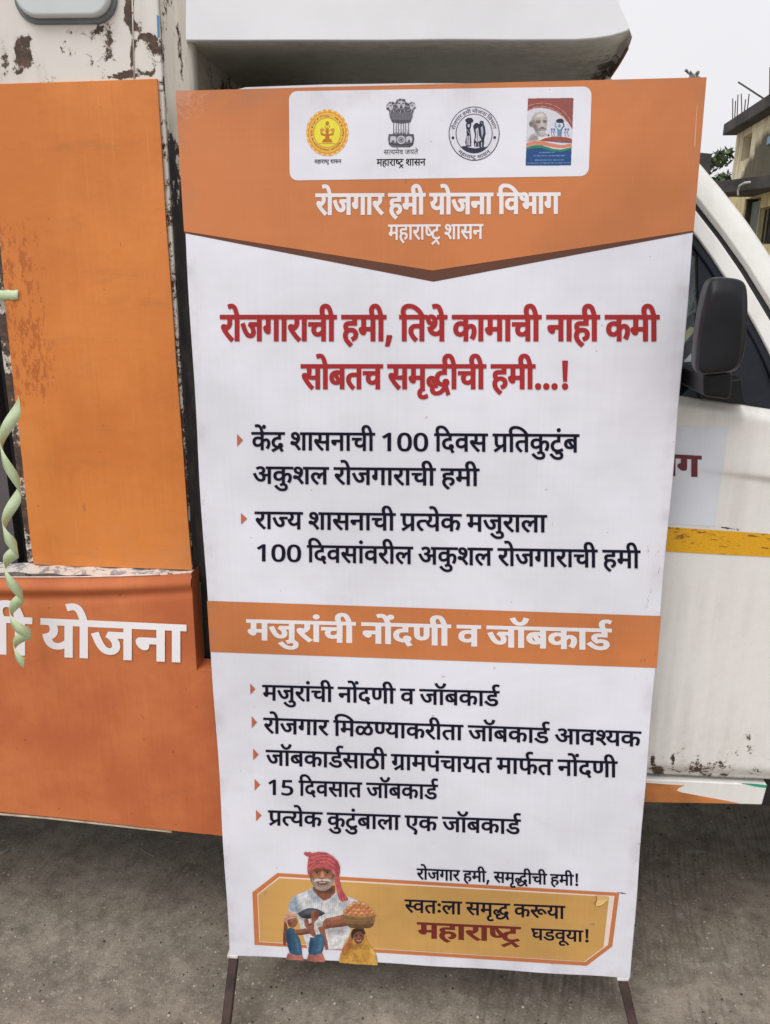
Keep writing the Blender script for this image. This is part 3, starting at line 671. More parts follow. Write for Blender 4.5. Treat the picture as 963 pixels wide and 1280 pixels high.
# door mirror
mt = NT('mirror_black'); v = mt.coord('World'); n1 = mt.noise(v, 500, 3, .6); n2 = mt.noise(v, 9, 4)
M_MIR = mt.done(mt.mix(mt.ramp(n2, .3, .7), (.006, .007, .009, 1), (.013, .013, .016, 1)), mt.ramp(n2, .3, .7, .36, .46), None, mt.bump(n1, .2, .0005), .26)
YM = 1.40
prof = [(869, 468), (869.5, 452), (872.5, 420), (878, 385), (884, 360), (889, 349.5), (896, 346), (912, 346.5), (928, 348.5), (934, 354), (936, 366), (936.5, 388), (935, 418), (932, 442), (926, 460), (918, 465.5), (900, 467), (884, 469)]
cen = np.mean([unp(x, y, YM) for x, y in prof], axis=0)
rings = [(-.014, .74, .0), (-.012, .80, .0), (-.002, .965, .0), (.002, .99, .0), (.012, 1.0, .001), (.05, 1.0, .008), (.09, .97, .016), (.115, .90, .022), (.125, .74, .026)]
mv, mf = [], []
n_ = len(prof)
for dy, sc_, dx in rings:
    for x, y in prof:
        q = np.array(unp(x, y, YM)); sx_ = 1 - (1 - sc_) * 1.0
        ax, az = (cen[0] - .022, cen[2] - .055) if dy < .005 else (cen[0], cen[2])
        mv.append((ax + (q[0] - ax) * sx_ + dx, YM + dy, az + (q[2] - az) * (1 - (1 - sc_) * .8)))
for r_ in range(len(rings) - 1):
    for i in range(n_): j = (i + 1) % n_; mf.append((r_ * n_ + i, r_ * n_ + j, (r_ + 1) * n_ + j, (r_ + 1) * n_ + i))
mf.append(tuple(range(n_))[::-1]); mf.append(tuple((len(rings) - 1) * n_ + i for i in range(n_)))
mir = mesh_obj('door_mirror', mv, mf, M_MIR, van, smooth=True)
sb = mir.modifiers.new('sub', 'SUBSURF'); sb.levels = 2; sb.render_levels = 2
MB().prism([unp(x, y, YM + .05) for x, y in ((880, 466), (918, 464), (917, 482), (915, 500), (880, 496))][::-1], (0, .17, 0)).obj('mirror_arm', M_MIR, mir, bevel=.008)
MB().prism([unp(x, y, 1.585) for x, y in ((878, 480), (928, 473), (932, 500), (938, 506), (915, 505), (880, 499))][::-1], (0, .05, 0)).obj('mirror_base', M_MIR, van, bevel=.004)
# chassis, axles and wheels
for yy in (1.85, 2.85): MB().box(-3.1, xf + .7, yy, yy + .08, .42, .54 if yy < 0 else .447).obj('chassis_rail', M_CHAS, van)
M_RIM = mat_plain('rim_grey', (.30, .30, .30, 1), .5, metal=.6)
def wheel(x, y):
    prof_ = [(.0, .17), (.02, .20), (.02, .26), (.0, .285), (.03, .305), (.09, .31), (.15, .305), (.18, .285), (.16, .26), (.16, .20)]
    ty = MB(); n = 40
    for i in range(n):
        a_ = 2 * math.pi * i / n
        for dy, r in prof_: ty.v.append((x + r * math.cos(a_), y + dy, .31 + GZ + r * math.sin(a_)))
    m_ = len(prof_)
    for i in range(n):
        for j in range(m_ - 1): a_ = i * m_; b__ = (i + 1) % n * m_; ty.f.append((a_ + j, b__ + j, b__ + j + 1, a_ + j + 1))
    w_ = ty.obj('wheel', M_RUB, van, smooth=True)
    rm = MB(); rm.tube([(x, y + .05, .31 + GZ), (x, y + .13, .31 + GZ)], .20, 24)
    rm.obj('rim', M_RIM, w_)
for x in (xf + .58, -2.35):
    wheel(x, 1.67); wheel(x, 2.92)
    MB().tube([(x, 1.85, .31 + GZ), (x, 2.92, .31 + GZ)], .04, 8).obj('axle', M_CHAS, van)

# plain boxes added under the van to block light and darken the ground
for x0, x1, y0, y1, z0, z1 in ((-1.9, -1.1, 1.80, 3.05, .235, .44), (-1.05, -.25, 1.76, 3.1, .25, .44), (-.15, .55, 2.25, 3.1, .10, .50), (-2.9, -2.75, 1.7, 3.1, .15, .44)):
    MB().box(x0, x1, y0, y1, z0, z1).obj('shade_box', M_CHAS, van, bevel=.02)
# letter outlines of the printed Devanagari text (font units, q marks a curve control point)
GLYPHS = (
  '-185,772 -185,796q -152,830q -130,830 -107,830q -75,796q -75,772 -75,748q -107,714q -130,714 -152,714q -185,748q|78,435 78,461q 114,499q 139,499 164,499q 200,46'
  '1q 200,435 200,409q 164,371q 139,371 114,371q 78,409q;78,118 78,144q 114,182q 139,182 164,182q 200,144q 200,118 200,92q 164,54q 139,54 114,54q 78,92q|470,218 47'
  '0,148q 379,80q 312,80 226,80q 92,208q 29,356 100,382 143,276q 243,153q 305,153 343,153q 391,188q 391,227 391,264q 350,322q 318,347 291,342q 260,341 255,411 323,'
  '413q 380,457q 380,494 380,530q 333,562q 302,562 265,562q 205,542q 171,525 146,594 172,608q 249,632q 298,632 376,632q 459,554q 459,495 459,417q 392,375 403,365q '
  '412,355 450,350q 486,350 518,350q 568,356q 594,363 594,551 521,551 521,622 779,622 779,551 675,551 675,0 594,0 594,290 570,284q 524,279q 498,279 481,279q 455,28'
  '2 470,252q|470,218 470,148q 379,80q 312,80 226,80q 92,208q 29,356 100,382 143,276q 243,153q 305,153 343,153q 391,188q 391,227 391,264q 350,322q 318,347 291,342q'
  ' 260,341 255,411 323,413q 380,457q 380,494 380,530q 333,562q 302,562 265,562q 205,542q 171,525 146,594 172,608q 249,632q 298,632 376,632q 459,554q 459,495 459,4'
  '17q 392,375 403,365q 412,355 450,350q 486,350 518,350q 568,356q 594,363 594,551 521,551 521,622 1038,622 1038,551 934,551 934,0 853,0 853,551 675,551 675,0 594,'
  '0 594,290 570,284q 524,279q 498,279 481,279q 455,282 470,252q|568,551 474,551 474,380 474,329q 459,269q 441,246 404,198q 323,192 307,266 329,270q 360,281q 370,2'
  '92 382,304q 393,339q 393,380 393,551 160,551 160,353 160,307q 166,249q 186,211q 226,180q 260,160 370,98 433,62q 486,-3q 486,-53 486,-93q 453,-164q 439,-184 367,'
  '-142 380,-122q 403,-77q 403,-55 403,-36q 387,-7q 339,28q 290,56 203,106 164,129q 109,178q 95,212 79,248q 79,316 79,551 0,551 0,622 568,622|777,551 452,551 452,3'
  '49 500,399q 569,399 634,399q 716,316q 716,239 716,193q 686,89q 651,39 579,80 604,112q 636,196q 636,237 636,284q 597,330q 562,330 508,330q 452,258 452,0 371,0 37'
  '1,174 347,154q 276,118q 226,118 179,118q 96,156q 46,233q 46,290 46,370q 156,464q 244,464 267,464q 324,457q 339,454 333,381 317,385q 268,391q 249,391 191,391q 12'
  '7,339q 127,292 127,239q 188,188q 228,188 272,188q 341,230q 371,260 371,551 0,551 0,622 777,622|208,551 208,234 208,208q 183,178q 160,178 134,178q 79,220q 41,280'
  'q 41,308 41,331q 68,359q 102,359 127,359 127,551 0,551 0,622 578,622 578,551 474,551 474,0 393,0 393,551|605,551 502,551 502,0 421,0 421,166 390,146q 314,118q 2'
  '59,118 182,118q 86,199q 86,266 86,294q 106,346q 128,366 88,385q 42,455q 42,497 42,528q 52,551 0,551 0,622 605,622;167,269 167,227q 223,188q 267,188 319,188q 396'
  ',231q 421,260 421,551 145,551 123,527q 123,494 123,457q 166,417q 200,412 228,419q 263,419 290,419q 308,417 302,347 295,348q 279,348q 273,348 224,348q 167,308q|6'
  '49,551 545,551 545,0 465,0 465,165 439,148q 367,118q 317,118 240,118q 141,204q 141,275 141,304q 166,355q 185,371 38,369 38,441 331,441 349,441q 385,440q 389,440'
  ' 382,370 350,370 292,370q 221,321q 221,274 221,231q 279,188q 317,188 367,188q 438,231q 465,260 465,551 0,551 0,622 649,622|653,551 653,0 572,0 572,370 435,370 3'
  '94,370q 378,373 414,343q 458,263q 458,218 458,172q 417,110q 350,80q 310,80 257,80q 161,141q 73,282q 31,401 102,426 148,292q 248,153q 306,153 338,153q 379,187q 3'
  '79,227 379,271q 318,349q 273,377 302,441 572,441 572,551 0,551 0,622 757,622 757,551|519,551 371,551 371,349 316,349 268,349q 204,333q 181,318 126,280q 126,215 '
  '126,167q 170,104q 241,74q 283,74 337,74q 413,99q 455,121 482,47 438,27q 339,0q 286,0 217,0q 108,52q 46,150q 46,220 46,285q 114,374q 225,420q 288,420 290,420 290'
  ',551 0,551 0,622 519,622|600,551 371,551 371,414 451,384q 539,271q 539,198 539,128q 473,41q 363,0q 297,0 184,0q 46,113q 46,216 46,283q 114,374q 225,420q 287,420'
  ' 290,420 290,551 0,551 0,622 600,622;293,72 364,72q 458,133q 458,200 458,248q 400,325q 343,349 308,349 234,349q 187,321 159,304q 126,249q 126,210 126,140q 221,7'
  '2q|358,222 329,222q 271,208q 248,197 201,225q 137,301q 137,352 137,380q 157,420q 174,433 197,450q 259,465q 308,465 401,465 401,551 0,551 0,622 592,622 592,551 4'
  '82,551 482,394 298,394 267,394q 241,388q 232,381 217,369q 217,347 217,323q 245,290q 261,277 307,294q 362,294 436,294q 534,219q 534,154 534,87q 436,0q 337,0 239,'
  '0q 84,88q 25,158 86,207 143,139q 262,74q 337,74 453,74q 453,152 453,187q 404,222q|634,551 634,0 553,0 553,551 420,551 420,321 420,279q 403,221q 385,198 364,173q'
  ' 298,146q 251,146 158,146q 114,205 97,228q 79,298q 79,352 79,551 0,551 0,622 737,622 737,551;249,217 301,217q 321,249 332,266q 339,310q 339,353 339,551 160,551 '
  '160,353 160,314q 168,268q 178,251 189,235q 222,217q|481,551 481,0 400,0 400,328 291,328 230,328q 169,316q 150,299 126,280q 126,237 126,188q 200,97q 271,40 217,-'
  '12 171,28q 92,108q 45,194q 45,242 45,277q 72,333q 93,351 122,376q 204,399q 272,399 400,399 400,551 0,551 0,622 584,622 584,551|553,551 553,0 472,0 472,180 443,1'
  '61q 363,132q 308,132 223,132q 104,229q 83,322 178,342q 255,413q 255,467 255,517q 208,568q 171,568 146,568q 114,544q 114,521 114,470q 195,461 187,391 122,400q 46'
  ',461q 46,519 46,575q 119,632q 172,632 213,632q 288,597q 336,525q 336,469 336,395q 256,303q 182,274 205,238q 263,203q 314,203 366,203q 440,243q 472,275 472,551 3'
  '90,551 390,622 656,622 656,551|413,-58 392,-24q 354,46q 342,73 330,71q 302,68q 287,68 245,68q 160,89q 89,136q 46,215q 46,272 46,316q 77,379q 102,401 135,430q 23'
  '1,456q 290,456 295,456 295,551 0,551 0,622 534,622 534,551 376,551 376,385 327,385 269,385q 198,371q 173,355 151,340q 126,294q 126,262 126,209q 205,140q 287,140'
  ' 293,140q 305,140q 312,141 306,161q 306,176 306,211q 348,240q 373,240 416,240q 461,191q 461,162 461,130q 432,95q 410,86 422,62q 455,11q 480,-24|0,622 569,622 56'
  '9,551 466,551 466,0 385,0 385,298 204,298 204,244 204,216q 176,188q 153,188 129,188q 75,230q 37,290q 37,318 37,341q 64,369q 98,369 385,369 385,551 0,551|479,551'
  ' 479,0 398,0 398,191 369,172q 301,146q 254,146 214,146q 149,173q 128,194 103,221q 79,294q 79,358 79,551 0,551 0,622 583,622 583,551;398,551 160,551 160,369 160,'
  '328q 166,280q 179,251q 190,240 213,217q 263,217 303,217q 373,255q 398,280|460,551 460,349 485,373q 543,399q 578,399 643,399q 725,316q 725,239 725,193q 695,89q 6'
  '60,39 588,80 613,112q 645,196q 645,237 645,284q 605,330q 570,330 517,330q 460,257 460,0 379,0 379,193 355,174q 291,146q 248,146 208,146q 144,175q 125,197 100,22'
  '6q 79,297q 79,354 79,551 0,551 0,622 786,622 786,551;160,551 160,360 160,305q 172,257q 188,240 208,217q 248,217 289,217q 353,251q 379,278 379,551|585,551 482,55'
  '1 482,0 401,0 401,165 374,147q 297,118q 241,118 185,118q 96,160q 46,235q 46,286 46,372q 167,464q 265,464 279,464q 319,461q 358,457q 369,454 363,385 343,389q 293'
  ',395q 268,395 248,395q 230,392 365,224 384,238q 401,256 401,551 0,551 0,622 585,622;127,287 127,235q 194,184q 242,184 260,184q 293,190q 308,195 168,370 127,342q'
  '|174,632 211,632q 269,611q 291,586 309,567q 332,499q 332,437 332,321 533,321 533,551 402,551 402,622 717,622 717,551 614,551 614,0 533,0 533,250 332,250 332,213'
  ' 332,180q 303,151q 283,151 264,151q 222,176q 186,215q 164,259q 164,278 164,296q 191,321q 224,321 253,321 253,426 253,473q 243,523q 232,538 212,568q 169,568 142,'
  '568q 114,542q 114,521 114,493q 161,463q 218,460 210,389 135,395q 46,456q 46,520 46,579q 122,632q|509,551 509,0 428,0 428,250 207,250 207,213 207,180q 178,151q 1'
  '59,151 140,151q 98,176q 62,215q 39,259q 39,278 39,296q 66,321q 100,321 126,321 126,551 0,551 0,622 612,622 612,551;428,551 207,551 207,321 428,321|595,622 595,5'
  '51 491,551 491,0 410,0 410,179 382,161q 304,132q 253,132 163,132q 52,253q 38,353 100,366q 160,413q 160,457 160,485q 137,533q 123,551 0,551 0,622;129,301 149,252'
  'q 210,203q 259,203 309,203q 383,245q 410,274 410,551 211,551 240,499q 240,445 240,337q|395,42 341,-12 282,37q 178,137q 98,225q 75,256 53,287q 40,323q 40,340 40,'
  '359q 70,393q 104,393 129,393q 166,370q 181,349 220,369q 256,429q 256,468 256,491q 246,536q 239,551 0,551 0,622 424,622 424,551 320,551 336,516q 336,458 336,403q'
  ' 292,327q 216,274q 167,254 212,202q 331,91q|0,551 0,622 693,622 693,551 589,551 589,0 508,0 508,355 502,356q 494,356 470,356q 420,332q 374,269q 356,208 279,232 '
  '291,278q 311,313 287,331q 239,353q 209,353 169,353q 126,307q 126,271 126,233q 169,164q 251,89q 309,40 255,-12 197,38q 101,129q 45,222q 45,275 45,328q 94,395q 16'
  '8,426q 204,426 248,426q 321,397q 354,370 412,426q 499,426 504,426q 508,426 508,551|0,551 0,622 775,622 775,551 594,551 594,432 646,417q 714,324q 714,250 714,197'
  'q 671,112q 592,64q 538,64 484,64q 404,107q 365,143 334,97q 261,64q 216,64 169,64q 92,107q 46,191q 46,252 46,308q 91,392q 171,439q 222,439 276,439q 355,396q 394,'
  '360 420,399q 478,433q 513,437 513,551;404,214 402,208q 399,203 432,170q 493,135q 528,135 570,135q 633,190q 633,252 633,316q 578,368q 541,368 503,368q 450,315q 4'
  '26,262;127,250 127,188q 181,135q 218,135 256,135q 310,188q 333,240 355,289 358,295q 360,299 327,332q 267,368q 232,368 190,368q 127,312q|571,551 467,551 467,0 38'
  '7,0 387,165 361,147q 286,118q 233,118 179,118q 95,160q 46,235q 46,286 46,372q 161,464q 255,464 268,464q 307,461q 344,457q 354,454 349,381 330,385q 282,391q 259,'
  '391 197,391q 127,337q 127,287 127,236q 190,188q 235,188 287,188q 362,233q 387,260 387,551 0,551 0,622 571,622|122,189 87,189q 40,224q 40,255 40,284q 76,314q 104'
  ',314 122,314q 161,299q 191,276 241,292q 305,378q 305,443 305,499q 246,566q 199,566 168,566q 138,539q 138,516 138,501q 157,466q 214,442q 270,440 253,370 159,376q'
  ' 66,459q 66,517 66,568q 137,632q 204,632 251,632q 333,589q 384,504q 384,440 384,371q 315,254q 254,221 299,182q 383,87q 414,43 350,-1 299,71q 216,164q 179,194 15'
  '2,189q;591,551 591,0 510,0 510,551 421,551 421,622 695,622 695,551|587,551 587,0 506,0 506,266 477,257q 419,251q 380,251 338,251q 245,266q 212,277 192,264q 167,'
  '253 208,201q 319,91q 380,42 326,-12 270,37q 171,137q 95,225q 73,256 51,287q 40,323q 40,340 40,359q 70,393q 104,393 129,393q 166,370q 181,350 202,369q 217,428q 2'
  '17,458 217,488q 208,536q 201,551 0,551 0,622 691,622 691,551;369,322 408,322q 472,330q 506,339 506,551 281,551 288,534q 298,488q 298,458 298,416q 279,354q 262,3'
  '33 314,322q|321,69 357,80q 403,116q 403,148 403,186q 345,229q 280,229 211,229q 138,172q 138,124 138,93q 161,35q 232,-36q 302,-89 248,-142 157,-71q 58,53q 58,130'
  ' 58,168q 89,227q 115,248 96,266q 69,318q 69,352 69,380q 89,420q 106,433 129,450q 188,465q 229,465 361,465 361,551 0,551 0,622 546,622 546,551 442,551 442,394 23'
  '0,394 199,394q 173,388q 164,381 149,369q 149,347 149,327q 169,296q 183,284 230,300q 284,300 353,300q 440,258q 481,191q 481,153 481,95q 413,19q 348,2|170,551 170'
  ',0 89,0 89,551 0,551 0,622 273,622 273,551|-185,615 -202,650q -220,714q -220,748 -220,813q -136,896q -61,896 -1,896q 79,839q 137,718q 163,622 273,622 273,551 17'
  '0,551 170,0 89,0 89,551 0,551 0,622 87,622 59,726q -2,825q -57,825 -97,825q -139,776q -139,733 -139,699q -119,644q -105,615|-248,-12 -194,11q -136,11 -61,11q 22'
  ',-66q 22,-129 22,-190q -71,-268q -157,-268 -254,-268q -395,-176q -455,-100 -394,-57 -355,-105q -285,-167q -206,-196q -157,-196 -51,-196q -51,-122 -51,-89q -100,'
  '-57q -131,-57 -158,-57q -201,-68q -222,-79|-63,-245 -88,-255q -145,-268q -173,-268 -248,-268q -333,-189q -333,-126 -333,-69q -241,11q -162,11 -87,11q 25,-45q 11'
  '1,-136q 145,-189 83,-228 29,-145q -83,-57q -156,-57 -207,-57q -259,-96q -259,-128 -259,-166q -209,-196q -178,-196 -151,-196q -109,-185q -88,-175|27,-233 2,-246q'
  ' -65,-268q -106,-268 -181,-268q -266,-189q -266,-126 -266,-70q -177,13q -89,18 -82,-48 -140,-55q -192,-99q -192,-132 -192,-166q -142,-197q -111,-197 -79,-197q -'
  '32,-182q 2,-164|-169,615 -190,694q -231,785q -281,823q -315,823 -337,823q -371,814q -385,809 -409,882 -370,896q -318,896 -264,896q -185,845q -122,722q -94,615|1'
  '70,551 170,0 89,0 89,551 0,551 0,622 273,622 273,551;298,863 275,763q 168,680q 91,680 19,680q -89,769q -123,863 -52,887 -26,817q 41,749q 94,749 151,749q 206,822'
  'q 222,889|170,551 170,0 89,0 89,551 0,551 0,622 273,622 273,551;90,615 69,694q 28,785q -22,823q -56,823 -78,823q -112,814q -126,809 -150,882 -111,896q -59,896 -'
  '5,896q 74,845q 137,722q 165,615|-190,615 -211,650q -240,726q -240,762 -240,829q -151,896q -85,896 -53,896q 1,883q 21,872 -1,806 -18,815q -56,827q -78,827 -118,8'
  '27q -160,782q -160,747 -160,714q -133,651q -108,615|0,622 587,622 587,551 0,551;572,370 435,370 394,370q 378,373 414,343q 458,263q 458,218 458,172q 417,110q 350'
  ',80q 310,80 257,80q 161,141q 73,282q 31,401 102,426 148,292q 248,153q 306,153 338,153q 379,187q 379,227 379,271q 318,349q 273,377 302,441 572,441|251,146 158,14'
  '6q 114,205 97,228q 79,298q 79,352 79,551 0,551 0,622 481,622 481,551 420,551 420,321 420,279q 403,221q 385,198 364,173q 298,146q;249,217 301,217q 321,249 332,26'
  '6q 339,310q 339,353 339,551 160,551 160,353 160,314q 168,268q 178,251 189,235q 222,217q|0,622 363,622 363,551 0,551;45,242 45,277q 72,333q 93,351 122,376q 204,3'
  '99q 272,399 380,399 380,328 291,328 230,328q 169,316q 150,299 126,280q 126,237 126,188q 200,97q 271,40 217,-12 171,28q 92,108q 45,194q|122,189 87,189q 40,224q 4'
  '0,255 40,284q 76,314q 104,314 122,314q 161,299q 191,276 241,292q 305,378q 305,443 305,499q 246,566q 199,566 168,566q 138,539q 138,516 138,501q 157,466q 214,442q'
  ' 270,440 253,370 159,376q 66,459q 66,517 66,568q 137,632q 204,632 251,632q 333,589q 384,504q 384,440 384,371q 315,254q 254,221 299,182q 383,87q 414,43 350,-1 29'
  '9,71q 216,164q 179,194 152,189q|409,286 446,217 406,189q 320,146q 254,146 214,146q 149,173q 128,194 103,221q 79,294q 79,358 79,551 0,551 0,622 391,622 391,551 2'
  '05,551;262,217 288,217q 338,233q 360,245 159,507 159,369 159,328q 165,280q 178,251q 189,240 212,217q|369,322 400,322q 450,327q 478,332 486,260 461,255q 409,251q'
  ' 380,251 338,251q 245,266q 212,277 192,264q 167,253 208,201q 319,91q 380,42 326,-12 270,37q 171,137q 95,225q 73,256 51,287q 40,323q 40,340 40,359q 70,393q 104,3'
  '93 129,393q 166,370q 181,350 202,369q 217,428q 217,458 217,488q 208,536q 201,551 0,551 0,622 403,622 403,551 281,551 288,534q 298,488q 298,458 298,416q 279,354q'
  ' 262,333 314,322q|172,-24 125,43 393,205 393,551 208,551 208,234 208,208q 183,178q 160,178 134,178q 79,220q 41,280q 41,308 41,331q 68,359q 102,359 127,359 127,5'
  '51 0,551 0,622 578,622 578,551 474,551 474,0 393,0 393,122|519,551 371,551 371,349 316,349 268,349q 204,333q 181,318 126,280q 126,215 126,167q 170,104q 241,74q '
  '283,74 337,74q 413,99q 455,121 482,47 438,27q 339,0q 286,0 217,0q 108,52q 46,150q 46,220 46,285q 114,374q 225,420q 288,420 290,420 290,551 0,551 0,622 519,622;3'
  '1,-165 279,-12 319,-12 465,-192 406,-230 289,-85 78,-230|42,4 213,81 169,90q 93,135q 46,213q 46,272 46,316q 77,379q 102,401 135,430q 231,456q 290,456 295,456 29'
  '5,551 0,551 0,622 534,622 534,551 376,551 376,385 327,385 269,385q 198,371q 173,355 151,340q 126,294q 126,262 126,209q 205,140q 287,140 293,140q 305,140q 312,14'
  '1 306,161q 306,176 306,211q 348,240q 373,240 416,240q 461,191q 461,162 461,130q 432,95q 410,86 422,62q 455,11q 480,-24 413,-58 392,-24q 354,46q 342,73 82,-66|45'
  ',53 214,153 160,162q 128,194 103,221q 79,294q 79,358 79,551 0,551 0,622 583,622 583,551 479,551 479,0 398,0 398,193 92,-13;398,551 160,551 160,369 160,328q 166,'
  '280q 179,251q 190,240 213,217q 262,217 301,217q 373,255q 398,280|498,159 438,159q 358,237q 358,300 358,303q 358,304 343,312q 306,324q 284,326 262,303q 202,268q '
  '167,254 212,202q 331,91q 395,42 341,-12 282,37q 178,137q 98,225q 75,256 53,287q 40,323q 40,340 40,359q 70,393q 104,393 129,393q 166,370q 181,349 220,369q 256,42'
  '9q 256,468 256,491q 246,536q 239,551 0,551 0,622 801,622 801,551 320,551 336,516q 336,458 336,421q 325,390 353,384q 378,373 396,401q 461,437q 510,437 571,437q 6'
  '64,382q 736,289q 764,232 701,198 655,284q 567,369q 512,369 469,369q 429,326q 429,298 429,261q 471,230q 500,230 515,230q 544,235q 561,242 585,175 560,165q 516,15'
  '9q|-169,615 -190,694q -231,785q -281,823q -315,823 -337,823q -371,814q -385,809 -409,882 -370,896q -318,896 -264,896q -185,845q -122,722q -94,615;-113,821 -113,'
  '845q -80,879q -58,879 -35,879q -2,845q -2,821 -2,797q -35,763q -58,763 -80,763q -113,797q|170,551 170,0 89,0 89,551 0,551 0,622 273,622 273,551;90,615 69,694q 2'
  '8,785q -22,823q -56,823 -78,823q -112,814q -126,809 -150,882 -111,896q -59,896 -5,896q 74,845q 137,722q 165,615;146,821 146,845q 179,879q 201,879 224,879q 257,8'
  '45q 257,821 257,797q 224,763q 201,763 179,763q 146,797q|757,-138 688,-166 631,-8 600,-49q 516,-120q 410,-164q 345,-164 255,-164q 159,-88q 159,-30 159,-13q 170,2'
  '2q 181,38 119,54q 40,124q 40,185 40,242q 117,317q 177,317 227,317q 294,264q 294,221 294,202q 277,156q 257,138 198,176 218,193q 218,215 218,229q 200,254q 175,254'
  ' 150,254q 112,212q 112,181 112,149q 150,113q 209,95q 241,93 272,106q 312,106 322,106q 344,105q 351,104 345,36 340,37q 328,37q 323,37 283,37q 238,4q 238,-25 238,'
  '-60q 295,-95q 338,-95 419,-95q 547,-2q 599,72 589,71q 571,69q 565,69 523,69q 436,90q 363,137q 318,215q 318,272 318,316q 348,379q 373,401 406,430q 502,456q 562,4'
  '56 566,456 566,551 0,551 0,622 806,622 806,551 647,551 647,385 599,385 540,385q 469,371q 445,355 423,340q 398,294q 398,262 398,209q 478,140q 562,140 565,140q 57'
  '5,140q 582,141 580,150q 578,169q 578,176 578,211q 619,240q 645,240 687,240q 732,191q 732,162 732,130q 699,93q 672,83|89,551 0,551 0,622 82,622 68,649q 53,704q 5'
  '3,735 53,807q 153,896q 238,896 353,896q 510,754q 571,615 491,615 438,722q 322,825q 249,825 194,825q 134,770q 134,723 134,692q 152,644q 164,622 273,622 273,551 1'
  '70,551 170,0 89,0|89,551 0,551 0,622 80,622 68,644q 53,693q 53,723 53,802q 175,896q 277,896 381,896q 556,826q 700,700q 756,615 671,615 501,824q 297,824 220,824q'
  ' 134,765q 134,712 134,683q 153,639q 165,622 273,622 273,551 170,551 170,0 89,0|89,551 0,551 0,622 80,622 68,644q 53,693q 53,724 53,803q 181,896q 290,896 404,896'
  'q 594,826q 749,699q 809,615 722,615 631,718q 424,824q 311,824 226,824q 134,765q 134,711 134,683q 153,639q 165,622 273,622 273,551 170,551 170,0 89,0|181,201 156'
  ',714 263,714 238,201;147,54 147,91q 183,121q 209,121 234,121q 271,91q 271,54 271,18q 234,-14q 209,-14 183,-14q 147,18q|46,-129 61,-70q 88,64q 95,116 192,116 199'
  ',105 186,52q 138,-74q 113,-129|72,54 72,91q 108,121q 133,121 159,121q 196,91q 196,54 196,18q 159,-14q 133,-14 108,-14q 72,18q|319,-9 186,-9q 56,162q 56,313 56,4'
  '15q 108,558q 224,634q 319,634 454,634q 585,466q 585,313 585,213q 532,68q 415,-9q;319,58 406,58q 480,184q 480,313 480,441q 406,568q 319,568 232,568q 160,441q 160'
  ',313 160,186q 232,58q|303,0 303,390 303,427q 306,515q 307,544 289,529q 262,511q 239,496 155,444 101,497 318,625 403,625 403,0|276,-9 218,-9q 111,8q 74,25 74,99 '
  '100,86q 171,67q 247,58q 278,58 368,58q 469,122q 469,192 469,254q 369,318q 274,318 244,318q 166,310q 143,306 92,331 123,625 514,625 514,554 212,554 190,374 209,3'
  '78q 273,383q 309,383 384,383q 503,342q 574,261q 574,200 574,102q 421,-9q'
).split('|')
